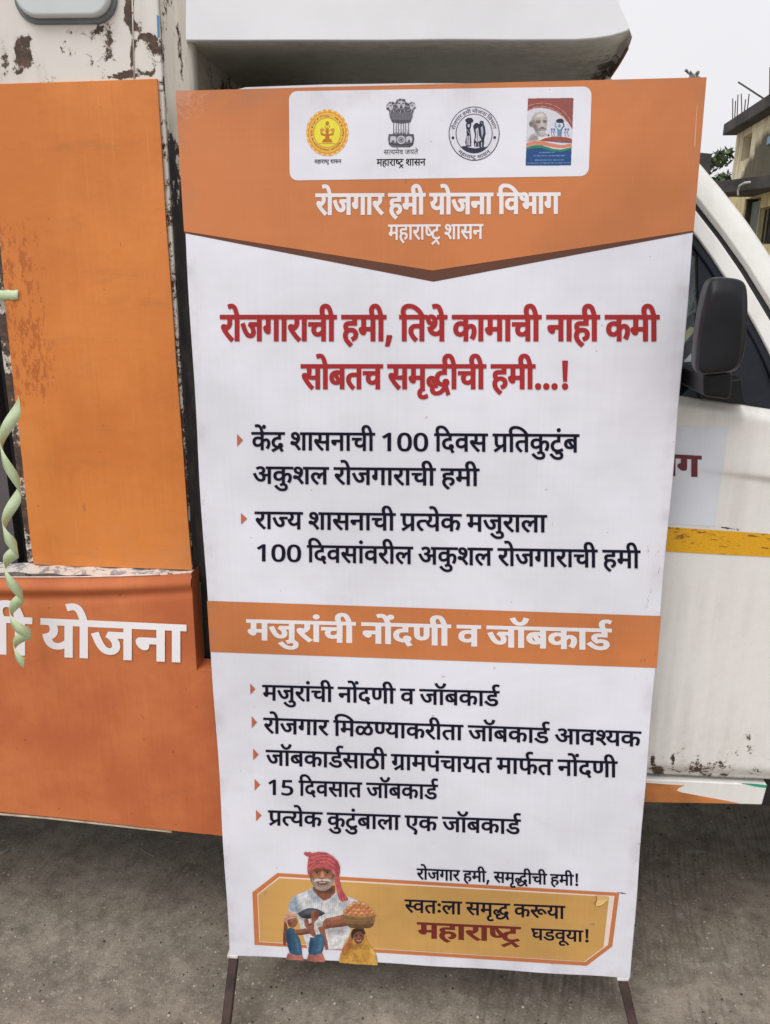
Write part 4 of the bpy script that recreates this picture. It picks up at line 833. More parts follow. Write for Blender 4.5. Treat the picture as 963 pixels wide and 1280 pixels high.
# each printed phrase: (glyph, x, y)
PHRASE = {
 'रोजगार हमी योजना विभाग': [(24,0,0),(38,409,0),(9,668,0),(6,1410,0),(31,1973,0),(24,2232,0),(30,2871,0),(22,3402,0),(32,4000,0),(23,4489,0),(38,5069,0),(9,5328,0),(17,6070,0),(31,6625,0),(55,7114,0),(27,7373,0),(21,7929,0),(31,8632,0),(6,8891,0)],
 'महाराष्ट्र शासन': [(22,0,0),(30,598,0),(31,1129,0),(24,1388,0),(31,1797,0),(44,2056,0),(47,2432,0),(28,3166,0),(31,3846,0),(29,4105,0),(17,4781,0)],
 'रोजगाराची हमी, तिथे कामाची नाही कमी': [(24,0,0),(38,409,0),(9,668,0),(6,1410,0),(31,1973,0),(24,2232,0),(31,2641,0),(8,2900,0),(32,3534,0),(30,4023,0),(22,4554,0),(32,5152,0),(58,5411,0),(55,5909,0),(14,6168,0),(15,6738,0),(36,7380,0),(5,7610,0),(31,8372,0),(22,8631,0),(31,9229,0),(8,9488,0),(32,10122,0),(17,10611,0),(31,11166,0),(30,11425,0),(32,11956,0),(5,12445,0),(22,13207,0),(32,13805,0)],
 'सोबतच समृद्धीची हमी…!': [(29,0,0),(38,676,0),(20,935,0),(14,1506,0),(8,2076,0),(29,2940,0),(22,3616,0),(35,4214,0),(53,4214,0),(32,5005,0),(8,5264,0),(32,5898,0),(30,6387,0),(22,6918,0),(32,7516,0),(59,7775,0),(59,8043,0),(59,8311,0),(57,8579,0)],
 'केंद्र शासनाची 100 दिवस प्रतिकुटुंब': [(5,0,0),(51,541,0),(48,762,0),(28,1512,0),(31,2192,0),(29,2451,0),(17,3127,0),(31,3682,0),(8,3941,0),(32,4575,0),(61,5064,0),(60,5692,0),(60,6320,0),(54,7178,0),(16,7437,0),(27,7957,0),(29,8513,0),(49,9419,0),(55,9987,0),(14,10246,0),(5,10816,0),(33,11357,0),(10,11578,0),(33,12038,0),(0,12038,0),(20,12082,0)],
 'अकुशल रोजगाराची हमी': [(2,0,0),(5,764,0),(33,1305,0),(28,1526,0),(25,2206,0),(24,3114,0),(38,3523,0),(9,3782,0),(6,4524,0),(31,5087,0),(24,5346,0),(31,5755,0),(8,6014,0),(32,6648,0),(30,7137,0),(22,7668,0),(32,8266,0)],
 'राज्य शासनाची प्रत्येक मजुराला': [(24,0,0),(31,409,0),(40,668,0),(23,1240,0),(28,2050,0),(31,2730,0),(29,2989,0),(17,3665,0),(31,4220,0),(8,4479,0),(32,5113,0),(49,5602,0),(42,6170,0),(23,6519,0),(36,7099,0),(5,7099,0),(22,8091,0),(9,8689,0),(33,9431,0),(24,9431,0),(31,9840,0),(25,10099,0),(31,10777,0)],
 '100 दिवसांवरील अकुशल रोजगाराची हमी': [(61,0,0),(60,628,0),(60,1256,0),(54,2114,0),(16,2373,0),(27,2893,0),(29,3449,0),(31,4125,0),(0,4384,0),(27,4384,0),(24,4940,0),(32,5349,0),(25,5608,0),(2,6516,0),(5,7280,0),(33,7821,0),(28,8042,0),(25,8722,0),(24,9630,0),(38,10039,0),(9,10298,0),(6,11040,0),(31,11603,0),(24,11862,0),(31,12271,0),(8,12530,0),(32,13164,0),(30,13653,0),(22,14184,0),(32,14782,0)],
 'मजुरांची नोंदणी व जॉबकार्ड': [(22,0,0),(9,598,0),(33,1340,0),(24,1340,0),(31,1749,0),(0,2008,0),(8,2008,0),(32,2642,0),(17,3131,0),(52,3686,0),(16,3945,0),(13,4465,0),(32,5188,0),(27,5677,0),(9,6463,0),(37,7205,0),(20,7464,0),(5,8035,0),(31,8797,0),(12,9056,0),(39,9627,0)],
 'रोजगार मिळण्याकरीता जॉबकार्ड आवश्यक': [(24,0,0),(38,409,0),(9,668,0),(6,1410,0),(31,1973,0),(24,2232,0),(56,2871,0),(22,3130,0),(26,3728,0),(41,4488,0),(23,4955,0),(31,5535,0),(5,5794,0),(24,6556,0),(32,6965,0),(14,7224,0),(31,7794,0),(9,8283,0),(37,9025,0),(20,9284,0),(5,9855,0),(31,10617,0),(12,10876,0),(39,11447,0),(3,11683,0),(27,12706,0),(43,13262,0),(23,13669,0),(5,14249,0)],
 'जॉबकार्डसाठी ग्रामपंचायत मार्फत नोंदणी': [(9,0,0),(37,742,0),(20,1001,0),(5,1572,0),(31,2334,0),(12,2593,0),(39,3164,0),(29,3170,0),(31,3846,0),(11,4105,0),(32,4690,0),(46,5179,0),(31,5742,0),(22,6001,0),(18,6599,0),(0,7167,0),(8,7167,0),(31,7801,0),(23,8060,0),(14,8640,0),(22,9440,0),(31,10038,0),(19,10297,0),(39,10846,0),(14,11068,0),(17,11868,0),(52,12423,0),(16,12682,0),(13,13202,0),(32,13925,0)],
 '15 दिवसात जॉबकार्ड': [(61,0,0),(62,628,0),(54,1486,0),(16,1745,0),(27,2265,0),(29,2821,0),(31,3497,0),(14,3756,0),(9,4556,0),(37,5298,0),(20,5557,0),(5,6128,0),(31,6890,0),(12,7149,0),(39,7720,0)],
 'प्रत्येक कुटुंबाला एक जॉबकार्ड': [(49,0,0),(42,568,0),(23,917,0),(36,1497,0),(5,1497,0),(5,2489,0),(33,3030,0),(10,3251,0),(33,3711,0),(0,3711,0),(20,3755,0),(31,4326,0),(25,4585,0),(31,5263,0),(4,5752,0),(5,6305,0),(9,7297,0),(37,8039,0),(20,8298,0),(5,8869,0),(31,9631,0),(12,9890,0),(39,10461,0)],
 'रोजगार हमी, समृद्धीची हमी!': [(24,0,0),(38,409,0),(9,668,0),(6,1410,0),(31,1973,0),(24,2232,0),(30,2871,0),(22,3402,0),(32,4000,0),(58,4259,0),(29,4757,0),(22,5433,0),(35,6031,0),(53,6031,0),(32,6822,0),(8,7081,0),(32,7715,0),(30,8204,0),(22,8735,0),(32,9333,0),(57,9592,0)],
 'स्वतःला समृद्ध करूया': [(45,0,0),(27,389,0),(14,945,0),(1,1515,0),(25,1787,0),(31,2465,0),(29,2954,0),(22,3630,0),(35,4228,0),(53,4228,0),(5,5249,0),(50,6011,0),(23,6798,0),(31,7378,0)],
 'महाराष्ट्र': [(22,0,0),(30,598,0),(31,1129,0),(24,1388,0),(31,1797,0),(44,2056,0),(47,2432,0)],
 'घडवूया!': [(7,0,0),(12,591,0),(27,1168,0),(34,1724,0),(23,1724,0),(31,2304,0),(57,2563,0)],
 'सत्यमेव जयते': [(29,0,0),(42,676,0),(23,1025,0),(22,1605,0),(36,2203,0),(27,2203,0),(9,2989,0),(23,3731,0),(14,4311,0),(36,4881,0)],
 'ाग': [(31,0,0),(6,259,0)],
 'हमी': [(30,0,0),(22,531,0),(32,1129,0)],
 'योजना': [(23,0,0),(38,580,0),(9,839,0),(17,1581,0),(31,2136,0)],
}

# ---------------------------------------------------------------- printing: letters as flat shapes, pictures as coloured sheets
def flatten(c, n=5):
    m_ = len(c); pts = []
    for i, (x, y, on) in enumerate(c):
        pts.append((x, y, on)); nx = c[(i + 1) % m_]
        if not on and not nx[2]: pts.append(((x + nx[0]) / 2, (y + nx[1]) / 2, 1))
    k = next(i for i, p in enumerate(pts) if p[2]); pts = pts[k:] + pts[:k]
    P, i, m_ = [], 0, len(pts)
    while i < m_:
        p, q = pts[i], pts[(i + 1) % m_]; P.append(p[:2])
        if not q[2]:
            r = pts[(i + 2) % m_]
            for k in range(1, n):
                t_ = k / n; P.append(((1 - t_) ** 2 * p[0] + 2 * t_ * (1 - t_) * q[0] + t_ * t_ * r[0], (1 - t_) ** 2 * p[1] + 2 * t_ * (1 - t_) * q[1] + t_ * t_ * r[1]))
            i += 2
        else: i += 1
    a = np.array(P, float); d = np.abs(a - np.roll(a, 1, 0)).sum(1) > .01
    return a[d]
OUT = []
for g_ in GLYPHS:
    cs = []
    for c in g_.split(';'):
        if not c: continue
        pts = []
        for tkn in c.split(' '):
            on = 0 if tkn.endswith('q') else 1; x, y = tkn.rstrip('q').split(','); pts.append((int(x), int(y), on))
        cs.append(pts)
    OUT.append(cs)
def embolden(a, dx, dy):
    e = np.roll(a, -1, 0) - a; e /= np.linalg.norm(e, axis=1)[:, None] + 1e-9
    n = np.stack([-e[:, 1], e[:, 0]], 1); s = n + np.roll(n, 1, 0); k = np.maximum((s * s).sum(1) / 2, .5)
    return a + s / k[:, None] * np.array([dx, dy])
def phrase(txt, sx=1.0, dx=0, dy=0, n=5):
    """contours of a phrase, x from 0 to its width, y 0 at the base line and 622 at the head line"""
    cs = [embolden((flatten(c, n) + [x, y]) * [sx, 1], dx, dy) for g_, x, y in PHRASE[txt] for c in OUT[g_]]
    return cs
def fill_mesh(cs):
    """triangles covered by the contours (non-zero winding), as verts (n,2), faces"""
    V, E = [], []
    for a in cs:
        k = len(V); m_ = len(a); V += [Vector((float(p[0]), float(p[1]))) for p in a]; E += [(k + i, k + (i + 1) % m_) for i in range(m_)]
    vo, eo, fo, *_ = delaunay_2d_cdt(V, E, [], 0, 1e-3)
    P = np.array([tuple(v) for v in vo]); T = np.array([f for f in fo if len(f) == 3])
    c = P[T].mean(1); w = np.zeros(len(T), int)
    for a in cs:
        b = np.roll(a, -1, 0); lo = a.min(0); hi = a.max(0)
        sel = np.where((c[:, 0] < hi[0]) & (c[:, 1] > lo[1]) & (c[:, 1] < hi[1]))[0]
        if not len(sel): continue
        X, Y = c[sel, 0][:, None], c[sel, 1][:, None]
        cr_ = (a[None, :, 1] <= Y) != (b[None, :, 1] <= Y)
        with np.errstate(divide='ignore', invalid='ignore'):
            xi = a[None, :, 0] + (Y - a[None, :, 1]) / (b[None, :, 1] - a[None, :, 1]) * (b - a)[None, :, 0]
        sg = np.where(b[None, :, 1] > a[None, :, 1], 1, -1)
        w[sel] += (cr_ & (xi > X)).__mul__(sg).sum(1)
    T = T[w < 0] if (w < 0).sum() > (w > 0).sum() else T[w > 0]
    used = np.unique(T); mp = np.full(len(P), -1); mp[used] = np.arange(len(used))
    return P[used], mp[T]
def letters(name, txt, place, mat, parent, sx=1.0, dx=0, dy=0, width=None):
    """place(x_fraction, y_units/622) -> local point; the phrase is stretched to fill 0..1"""
    cs = phrase(txt, sx, dx, dy); x0 = min(a[:, 0].min() for a in cs); x1 = max(a[:, 0].max() for a in cs)
    P, T = fill_mesh(cs)
    V = [place((p[0] - x0) / (x1 - x0), p[1] / (622 + 0 * dy)) for p in P]
    return mesh_obj(name, V, [tuple(int(i) for i in f) for f in T], mat, parent, world=False)

class Canvas:
    """a small raster painter: photograph pixels in, coloured sheet out"""
    def __init__(s, x0, y0, x1, y1, k, fx=(0, 0, 1)):
        s.x0, s.y0, s.k = x0, y0, k; s.w, s.h = int((x1 - x0) * k), int((y1 - y0) * k); s.fx = fx
        s.c = np.zeros((s.h, s.w, 3)); s.a = np.zeros((s.h, s.w))
        s.Y, s.X = np.mgrid[0:s.h, 0:s.w]
    def T(s, p):
        p = np.asarray(p, float); return (p / s.fx[2] + [s.fx[0] - s.x0, s.fx[1] - s.y0]) * s.k
    def blur(s, m_, r):
        r = int(round(r * s.k / s.fx[2]))
        for _ in range(2):
            if r < 1: break
            for ax in (0, 1):
                p = np.pad(m_, [(r, r) if a == ax else (0, 0) for a in (0, 1)], mode='edge'); cs_ = np.cumsum(p, axis=ax)
                z = np.zeros_like(np.take(cs_, [0], ax)); cs_ = np.concatenate([z, cs_], ax)
                n = 2 * r + 1; hi = np.take(cs_, range(n, cs_.shape[ax]), ax); lo = np.take(cs_, range(0, cs_.shape[ax] - n), ax); m_ = (hi - lo) / n
        return m_
    def mask(s, cs, ss=3, wind=False):
        acc = np.zeros((s.h, s.w + 1))
        cs = [s.T(a) for a in cs]
        for sub in range(s.h * ss):
            y = (sub + .5) / ss; ev = []
            for a in cs:
                if a[:, 1].min() > y or a[:, 1].max() < y: continue
                b = np.roll(a, -1, 0); m_ = (a[:, 1] <= y) != (b[:, 1] <= y)
                A_, B_ = a[m_], b[m_]; xs = A_[:, 0] + (y - A_[:, 1]) / (B_[:, 1] - A_[:, 1]) * (B_[:, 0] - A_[:, 0]); ev += list(zip(xs, np.where(B_[:, 1] > A_[:, 1], 1, -1)))
            if not ev: continue
            ev.sort(); w = 0; row = acc[sub // ss]
            for i in range(len(ev) - 1):
                w = w + ev[i][1] if wind else 1 - w
                if w:
                    xa, xb = np.clip(ev[i][0], 0, s.w), np.clip(ev[i + 1][0], 0, s.w)
                    if xb <= xa: continue
                    ia, ib = int(xa), int(xb)
                    if ia == ib: row[ia] += (xb - xa) / ss
                    else: row[ia] += (ia + 1 - xa) / ss; row[ia + 1:ib] += 1 / ss; row[ib] += (xb - ib) / ss
        return np.clip(acc[:, :s.w], 0, 1)
    def put(s, m_, col, al=1.0, solid=True):
        m_ = m_ * al; col = np.array(col, float)[:3]
        if solid: s.c = s.c * (1 - m_[..., None]) + col * m_[..., None]; s.a = np.maximum(s.a, m_)
        else: s.c = s.c * (1 - m_[..., None]) + col * m_[..., None]
    def poly(s, pts, col, al=1.0, blur=0, clip=None, solid=None):
        m_ = s.mask([np.array(pts, float)])
        if blur: m_ = s.blur(m_, blur)
        if clip is not None: m_ = m_ * clip
        s.put(m_, col, al, (clip is None and not blur) if solid is None else solid); return m_
    def ell(s, cx, cy, rx, ry, col, al=1.0, blur=0, clip=None, solid=None, n=28):
        return s.poly([(cx + rx * math.cos(6.2832 * i / n), cy + ry * math.sin(6.2832 * i / n)) for i in range(n)], col, al, blur, clip, solid)
    def line(s, pts, w, col, al=1.0, clip=None, solid=False, blur=0):
        P = np.array(pts, float); m_ = np.zeros((s.h, s.w))
        P = s.T(P); w = w * s.k / s.fx[2] / 2
        for a, b in zip(P[:-1], P[1:]):
            d = b - a; L2 = (d @ d) + 1e-9
            x0_, x1_ = int(max(0, min(a[0], b[0]) - w - 2)), int(min(s.w, max(a[0], b[0]) + w + 3)); y0_, y1_ = int(max(0, min(a[1], b[1]) - w - 2)), int(min(s.h, max(a[1], b[1]) + w + 3))
            if x1_ <= x0_ or y1_ <= y0_: continue
            X, Y = s.X[y0_:y1_, x0_:x1_] + .5, s.Y[y0_:y1_, x0_:x1_] + .5
            t_ = np.clip(((X - a[0]) * d[0] + (Y - a[1]) * d[1]) / L2, 0, 1); dist = np.hypot(X - a[0] - t_ * d[0], Y - a[1] - t_ * d[1])
            m_[y0_:y1_, x0_:x1_] = np.maximum(m_[y0_:y1_, x0_:x1_], np.clip(w + .5 - dist, 0, 1))
        if blur: m_ = s.blur(m_, blur)
        if clip is not None: m_ = m_ * clip
        s.put(m_, col, al, solid); return m_
    def sheet(s, name, to_local, z, mat, parent, gain, noise=.0):
        """grid mesh over the painted cells"""
        if noise: s.c = np.clip(s.c * (1 + noise * rng.normal(0, 1, s.c.shape[:2])[..., None]), 0, 255)
        X = s.x0 + (np.arange(s.w) + .5) / s.k; Y = s.y0 + (np.arange(s.h) + .5) / s.k; XX, YY = np.meshgrid(X, Y)
        L_ = to_local(XX.ravel(), YY.ravel()); V = np.c_[L_, np.full(len(L_), z)]
        idx = np.arange(s.w * s.h).reshape(s.h, s.w); ok = s.a > .5; q = ok[:-1, :-1] & ok[1:, :-1] & ok[:-1, 1:] & ok[1:, 1:]
        Fq = np.stack([idx[1:, :-1][q], idx[1:, 1:][q], idx[:-1, 1:][q], idx[:-1, :-1][q]], 1)
        used = np.unique(Fq); mp = np.full(s.w * s.h, 0); mp[used] = np.arange(len(used)); V = V[used]; Fq = mp[Fq]
        c = s.c.reshape(-1, 3)[used] / 255; c = np.where(c <= .04045, c / 12.92, ((c + .055) / 1.055) ** 2.4) * gain; c = np.c_[np.clip(c, 0, .9), np.ones(len(c))]
        me = bpy.data.meshes.new(name); me.vertices.add(len(V)); me.vertices.foreach_set('co', V.astype(np.float32).ravel())
        me.loops.add(Fq.size); me.loops.foreach_set('vertex_index', Fq.astype(np.int32).ravel()); me.polygons.add(len(Fq)); me.polygons.foreach_set('loop_start', (np.arange(len(Fq)) * 4).astype(np.int32))
        a = me.color_attributes.new('print', 'FLOAT_COLOR', 'POINT'); a.data.foreach_set('color', c.astype(np.float32).ravel())
        me.materials.append(mat); me.update(); me.validate()
        return link(bpy.data.objects.new(name, me), parent)

# ---------------------------------------------------------------- the standing banner, 3 ft x 6 ft, leaning on the van
BW, BH = .9144, 1.835
TL = np.array([-0.49771435, 1.55692471, 0.29202075 + CAM_H]); BU = np.array([9.14217656e-01, 5.75770068e-04, 1.82511950e-02]); BV = np.array([.03664765, -.08152346, -1.83286553])
ex = unit(BU); ey = unit(-BV); ey = unit(ey - ex * (ex @ ey)); ez = np.cross(ex, ey)
BM = Matrix.Identity(4)
for i in range(3): BM[i][0] = ex[i]; BM[i][1] = ey[i]; BM[i][2] = ez[i]; BM[i][3] = TL[i]
BMi = BM.inverted()
banner = empty('standing_banner', label='tall white and orange printed flex banner on a steel frame leaning against the van', cat='banner', matrix=BM)
_o = np.array(BMi @ Vector((0, 0, CAM_H))); _R = np.array([list(r) for r in BMi.to_3x3()])
def loc2(px, py):
    """photograph pixels -> banner sheet coordinates (x right, y up, metres from the top left corner)"""
    px, py = np.atleast_1d(np.asarray(px, float)), np.atleast_1d(np.asarray(py, float))
    d = (np.c_[px - CX, py - CY, np.full(len(px), F)] @ R.T) @ _R.T
    t_ = -_o[2] / d[:, 2]; return np.c_[_o[0] + d[:, 0] * t_, _o[1] + d[:, 1] * t_]
def loc(px, py): q = loc2(px, py)[0]; return float(q[0]), float(q[1])
WHITE_F = (.745, .75, .825, 1); ORANGE_F = (.56, .190, .062, 1)
M_FW = mat_flex('flex_white', WHITE_F); M_FO = mat_flex('flex_orange', ORANGE_F, var=.07); M_FB = mat_flex('flex_brown', (.115, .040, .022, 1))
M_FN = mat_flex('ink_navy', (.007, .007, .020, 1), spec=.15, rgh=.6); M_FR = mat_flex('ink_red', (.37, .028, .030, 1), spec=.2, rgh=.55); M_FWT = mat_flex('print_white', (.78, .75, .77, 1))
M_FT = mat_flex('flex_tan', (.58, .33, .10, 1), var=.09); M_FMR = mat_flex('ink_maroon', (.16, .020, .014, 1)); M_PEACH = mat_flex('print_bullet', (.50, .14, .07, 1)); M_PINK = mat_flex('print_cream', (.80, .66, .58, 1))
M_VC = mat_vcol('printed_picture')
# cloth face: the left and right edges waver slightly where it wraps round the frame
ed = []
N_ = 60
for i in range(N_ + 1): s_ = i / N_; ed.append((BW * s_, .0012 * math.sin(9 * s_) + .0008 * math.sin(31 * s_)))
for i in range(1, N_ + 1): s_ = i / N_; ed.append((BW + .0016 * math.sin(7 * s_) + .0007 * math.sin(37 * s_), -BH * s_))
for i in range(1, N_ + 1): s_ = i / N_; ed.append((BW * (1 - s_), -BH + .003 * math.sin(3.14 * s_) + .001 * math.sin(23 * s_)))
for i in range(1, N_): s_ = i / N_; ed.append((.0012 * math.sin(8 * s_) + .0010 * math.sin(29 * s_), -BH * (1 - s_)))
TH = .022
MB().prism([(x, y, 0) for x, y in ed], (0, 0, -TH)).obj('flex_sheet', M_FW, banner, world=False, bevel=.0025)
def patch(name, pix, z, mat, parent=banner, local=False):
    pts = pix if local else [loc(*p) for p in pix]
    cs = [np.array(pts)]; P, T_ = fill_mesh([cs[0] * 1000]); return mesh_obj(name, [(p[0] / 1000, p[1] / 1000, z) for p in P], [tuple(map(int, f)) for f in T_], mat, parent, world=False)
e_ = -.0008
hy0 = loc(229, 289)[1]; hy1 = loc(867, 288)[1]; tip = loc(541, 338); tipb = loc(542, 352)
patch('brown_chevron', [(e_, -.01), (BW - e_, -.01), (BW - e_, hy1 - .003), tipb, (e_, hy0 - .003)], .0004, M_FB, local=True)
patch('orange_header', [(e_, -e_), (BW - e_, -e_), (BW - e_, hy1), tip, (e_, hy0)], .0008, M_FO, local=True)
by0, by1 = loc(262, 751)[1], loc(266, 815)[1]; cy0, cy1 = loc(828, 770)[1], loc(823, 835)[1]
patch('orange_band', [(e_, by0), (BW - e_, cy0), (BW - e_, cy1), (e_, by1)], .0006, M_FO, local=True)
a = loc(361.5, 114); b_ = loc(740, 108); c_ = loc(736, 220); d_ = loc(362.5, 225.5)
def rounded(q, r, n=6):
    out = []
    for i in range(4):
        p = np.array(q[i]); u_ = unit(np.array(q[i - 1]) - p); v_ = unit(np.array(q[(i + 1) % 4]) - p)
        for k in range(n + 1): t_ = k / n * math.pi / 2; out.append(tuple(p + u_ * r * (1 - math.sin(t_)) + v_ * r * (1 - math.cos(t_))))
    return out
patch('logo_plate', rounded([a, b_, c_, d_], .014), .0012, M_FW, local=True)

def text(txt, x0, x1, top0, base0, top1, base1, mat, sx=1.0, dx=14, dy=12, z=.0012, name='text_line'):
    """printed line; its head line and base line given in photograph pixels at the left and right end"""
    A, B, A1, B1 = (np.array(loc(*p)) for p in ((x0, top0), (x1, top1), (x0, base0), (x1, base1)))
    def place(u, v): bl = A1 * (1 - u) + B1 * u; tl = A * (1 - u) + B * u; q = bl + (tl - bl) * v; return (q[0], q[1], z)
    return letters(name, txt, place, mat, banner, sx, dx, dy)
H1 = dict(sx=.80, dx=32, dy=22); B1_ = dict(sx=1.0, dx=23, dy=15); T1 = dict(sx=1.0, dx=24, dy=16)
text("रोजगार हमी योजना विभाग", 394.5, 701, 242.6, 268.0, 241.2, 266.4, M_FWT, z=.0016, **H1)
text("महाराष्ट्र शासन", 485.4, 604.5, 281, 299.6, 280.2, 298.4, M_FWT, sx=.85, dx=18, dy=12, z=.0016)
text("रोजगाराची हमी, तिथे कामाची नाही कमी", 275, 825, 394.4, 425.5, 394.4, 425.5, M_FR, **H1)
text("सोबतच समृद्धीची हमी…!", 376, 710.5, 456, 485.5, 456, 485.5, M_FR, **H1)
text("केंद्र शासनाची 100 दिवस प्रतिकुटुंब", 314.4, 724.7, 540.2, 562, 543, 565, M_FN, **B1_)
text("अकुशल रोजगाराची हमी", 316.2, 599.8, 583.2, 604, 586, 607, M_FN, **B1_)
text("राज्य शासनाची प्रत्येक मजुराला", 318.5, 684.4, 639.6, 660.6, 644.0, 665, M_FN, **B1_)
text("100 दिवसांवरील अकुशल रोजगाराची हमी", 321, 801, 680.5, 701, 688.2, 710, M_FN, **B1_)
text("मजुरांची नोंदणी व जॉबकार्ड", 308, 765.5, 774.6, 799, 786.6, 812, M_FWT, z=.0012, sx=1.0, dx=38, dy=22)
text("मजुरांची नोंदणी व जॉबकार्ड", 328, 625, 856.2, 874.8, 864, 882.5, M_FN, **B1_)
text("रोजगार मिळण्याकरीता जॉबकार्ड आवश्यक", 329.3, 802.2, 897.2, 916, 914.6, 933, M_FN, **B1_)
text("जॉबकार्डसाठी ग्रामपंचायत मार्फत नोंदणी", 332.3, 772.5, 937.4, 956, 952, 971.4, M_FN, **B1_)
text("15 दिवसात जॉबकार्ड", 335.3, 548, 974.6, 993, 981.2, 999, M_FN, **B1_)
text("प्रत्येक कुटुंबाला एक जॉबकार्ड", 335.3, 651.6, 1013, 1031, 1024.6, 1042.6, M_FN, **B1_)
text("रोजगार हमी, समृद्धीची हमी!", 521, 723, 1085.6, 1098.8, 1094, 1107, M_FN, **T1)
text("स्वतःला समृद्ध करूया", 506, 707, 1124, 1139.6, 1132.3, 1148, M_FN, z=.0020, **B1_)
text("महाराष्ट्र", 521.3, 651.5, 1152.5, 1171.5, 1158.6, 1177, M_FMR, z=.0020, sx=1.1, dx=44, dy=16)
text("घडवूया!", 664, 736, 1160, 1174, 1163.3, 1177, M_FN, z=.0020, **B1_)
text("महाराष्ट्र शासन", 393.3, 427.2, 199.6, 204.2, 199.3, 203.9, M_FN, z=.0016, sx=1, dx=16, dy=12, name='caption')
text("सत्यमेव जयते", 480, 523, 187.4, 193, 187, 192.6, M_FN, z=.0016, sx=1, dx=0, dy=0, name='caption')
text("महाराष्ट्र शासन", 471, 532.4, 199, 207.2, 198.4, 206.6, M_FN, z=.0016, sx=1, dx=20, dy=12, name='caption')
for p in (((296.6, 542.3), (304, 549.8), (296.8, 558)), ((301.4, 641), (309.2, 648.2), (301.6, 655.4)), ((313, 854.3), (319.4, 861), (313.3, 868)), ((314.8, 895.2), (321.6, 902.7), (315, 910)), ((316.6, 935.6), (323.6, 943), (316.9, 950)), ((318.4, 973.5), (325.6, 980.8), (318.6, 988)), ((320.2, 1012.1), (327.2, 1019.2), (320.4, 1026.4))):
    patch('bullet', p, .0010, M_PEACH)
# the tan plate at the foot: orange border, pale inner line, tan field
Po = [(315.7, 1115.4), (347, 1091.2), (774.4, 1116), (765.7, 1182.8), (733.7, 1207.2), (318.5, 1181)]
Pw = [(322, 1117.5), (349.5, 1095.6), (768.5, 1119.6), (760.4, 1181), (731.5, 1202.2), (324.6, 1177.3)]
Pt = [(323, 1118.2), (349.8, 1097.4), (761.5, 1120.6), (754.5, 1183.5), (730.4, 1201.4), (325.4, 1176.4)]
foot = patch('foot_plate', Po, .0008, M_FO)
patch('plate_inline', Pw, .0012, M_PINK, foot); patch('plate_field', Pt, .0016, M_FT, foot)

# --- the printed pictures
def crop(x0, y0, sc): return (x0, y0, sc)
ws = (212, 212, 223)
# 1. round yellow seal
cv = Canvas(381, 134, 439, 197, 3.4, crop(370, 110, 5.068))
pts = []
for i in range(216):
    a_ = 2 * math.pi * i / 216; r = 1 + .035 * abs(math.cos(9 * a_)) ** .6 - .02; pts.append((200 + 134 * r * math.cos(a_), 283 + 147 * r * math.sin(a_)))
disc = cv.poly(pts, (222, 160, 70)); cv.ell(200, 283, 122, 134, (196, 120, 45), .8, clip=disc); cv.ell(200, 283, 116, 128, (226, 176, 70), clip=disc)
for i in range(24):
    a_ = 2 * math.pi * i / 24; cv.ell(200 + 128 * math.cos(a_), 283 + 141 * math.sin(a_), 8, 8, (240, 205, 120), .8, clip=disc)
cv.ell(200, 283, 88, 96, (150, 110, 40), .7, clip=disc); cv.ell(200, 283, 84, 92, (224, 214, 62), clip=disc)
def arc_text(cv, txt, cx, cy, rx, ry, a0, a1, h, col, al=1.0, inside=False, dx=20, dy=16, n=3):
    cs = phrase(txt, .9, dx, dy, n); x0 = min(a[:, 0].min() for a in cs); x1 = max(a[:, 0].max() for a in cs); out = []
    for a in cs:
        t_ = (a[:, 0] - x0) / (x1 - x0); an = np.radians(a0 + (a1 - a0) * t_); k = a[:, 1] / 622 * h
        if inside: k = -k
        out.append(np.c_[cx + (rx + k) * np.cos(an), cy + (ry + k) * np.sin(an)])
    cv.put(cv.mask(out, wind=True), col, al, False)
arc_text(cv, "महाराष्ट्र शासन", 200, 283, 95, 104, -225, 45, 12, (110, 60, 20), .85, dx=8, dy=6)
arc_text(cv, "सत्यमेव जयते", 200, 283, 107, 117, 140, 40, 12, (110, 60, 20), .85, inside=True, dx=8, dy=6)
lamp = (178, 96, 34)
cv.poly([(165, 345), (235, 345), (225, 325), (212, 318), (214, 305), (238, 300), (246, 278), (232, 285), (210, 292), (208, 262), (200, 245), (192, 262), (190, 292), (168, 285), (154, 278), (162, 300), (186, 305), (188, 318), (175, 325)], lamp, .9, clip=disc)
cv.ell(200, 225, 12, 15, lamp, .85, clip=disc); cv.ell(165, 268, 12, 14, lamp, .6, clip=disc); cv.ell(235, 268, 12, 14, lamp, .6, clip=disc); cv.line([(150, 352), (250, 352)], 4, lamp, .9, clip=disc)
for q in ((178, 262), (222, 262), (185, 240), (215, 240)): cv.line([q, (200, 285)], 5, lamp, .8, clip=disc)
cv.sheet('round_seal', loc2, .0016, M_VC, banner, 1.10, .02)
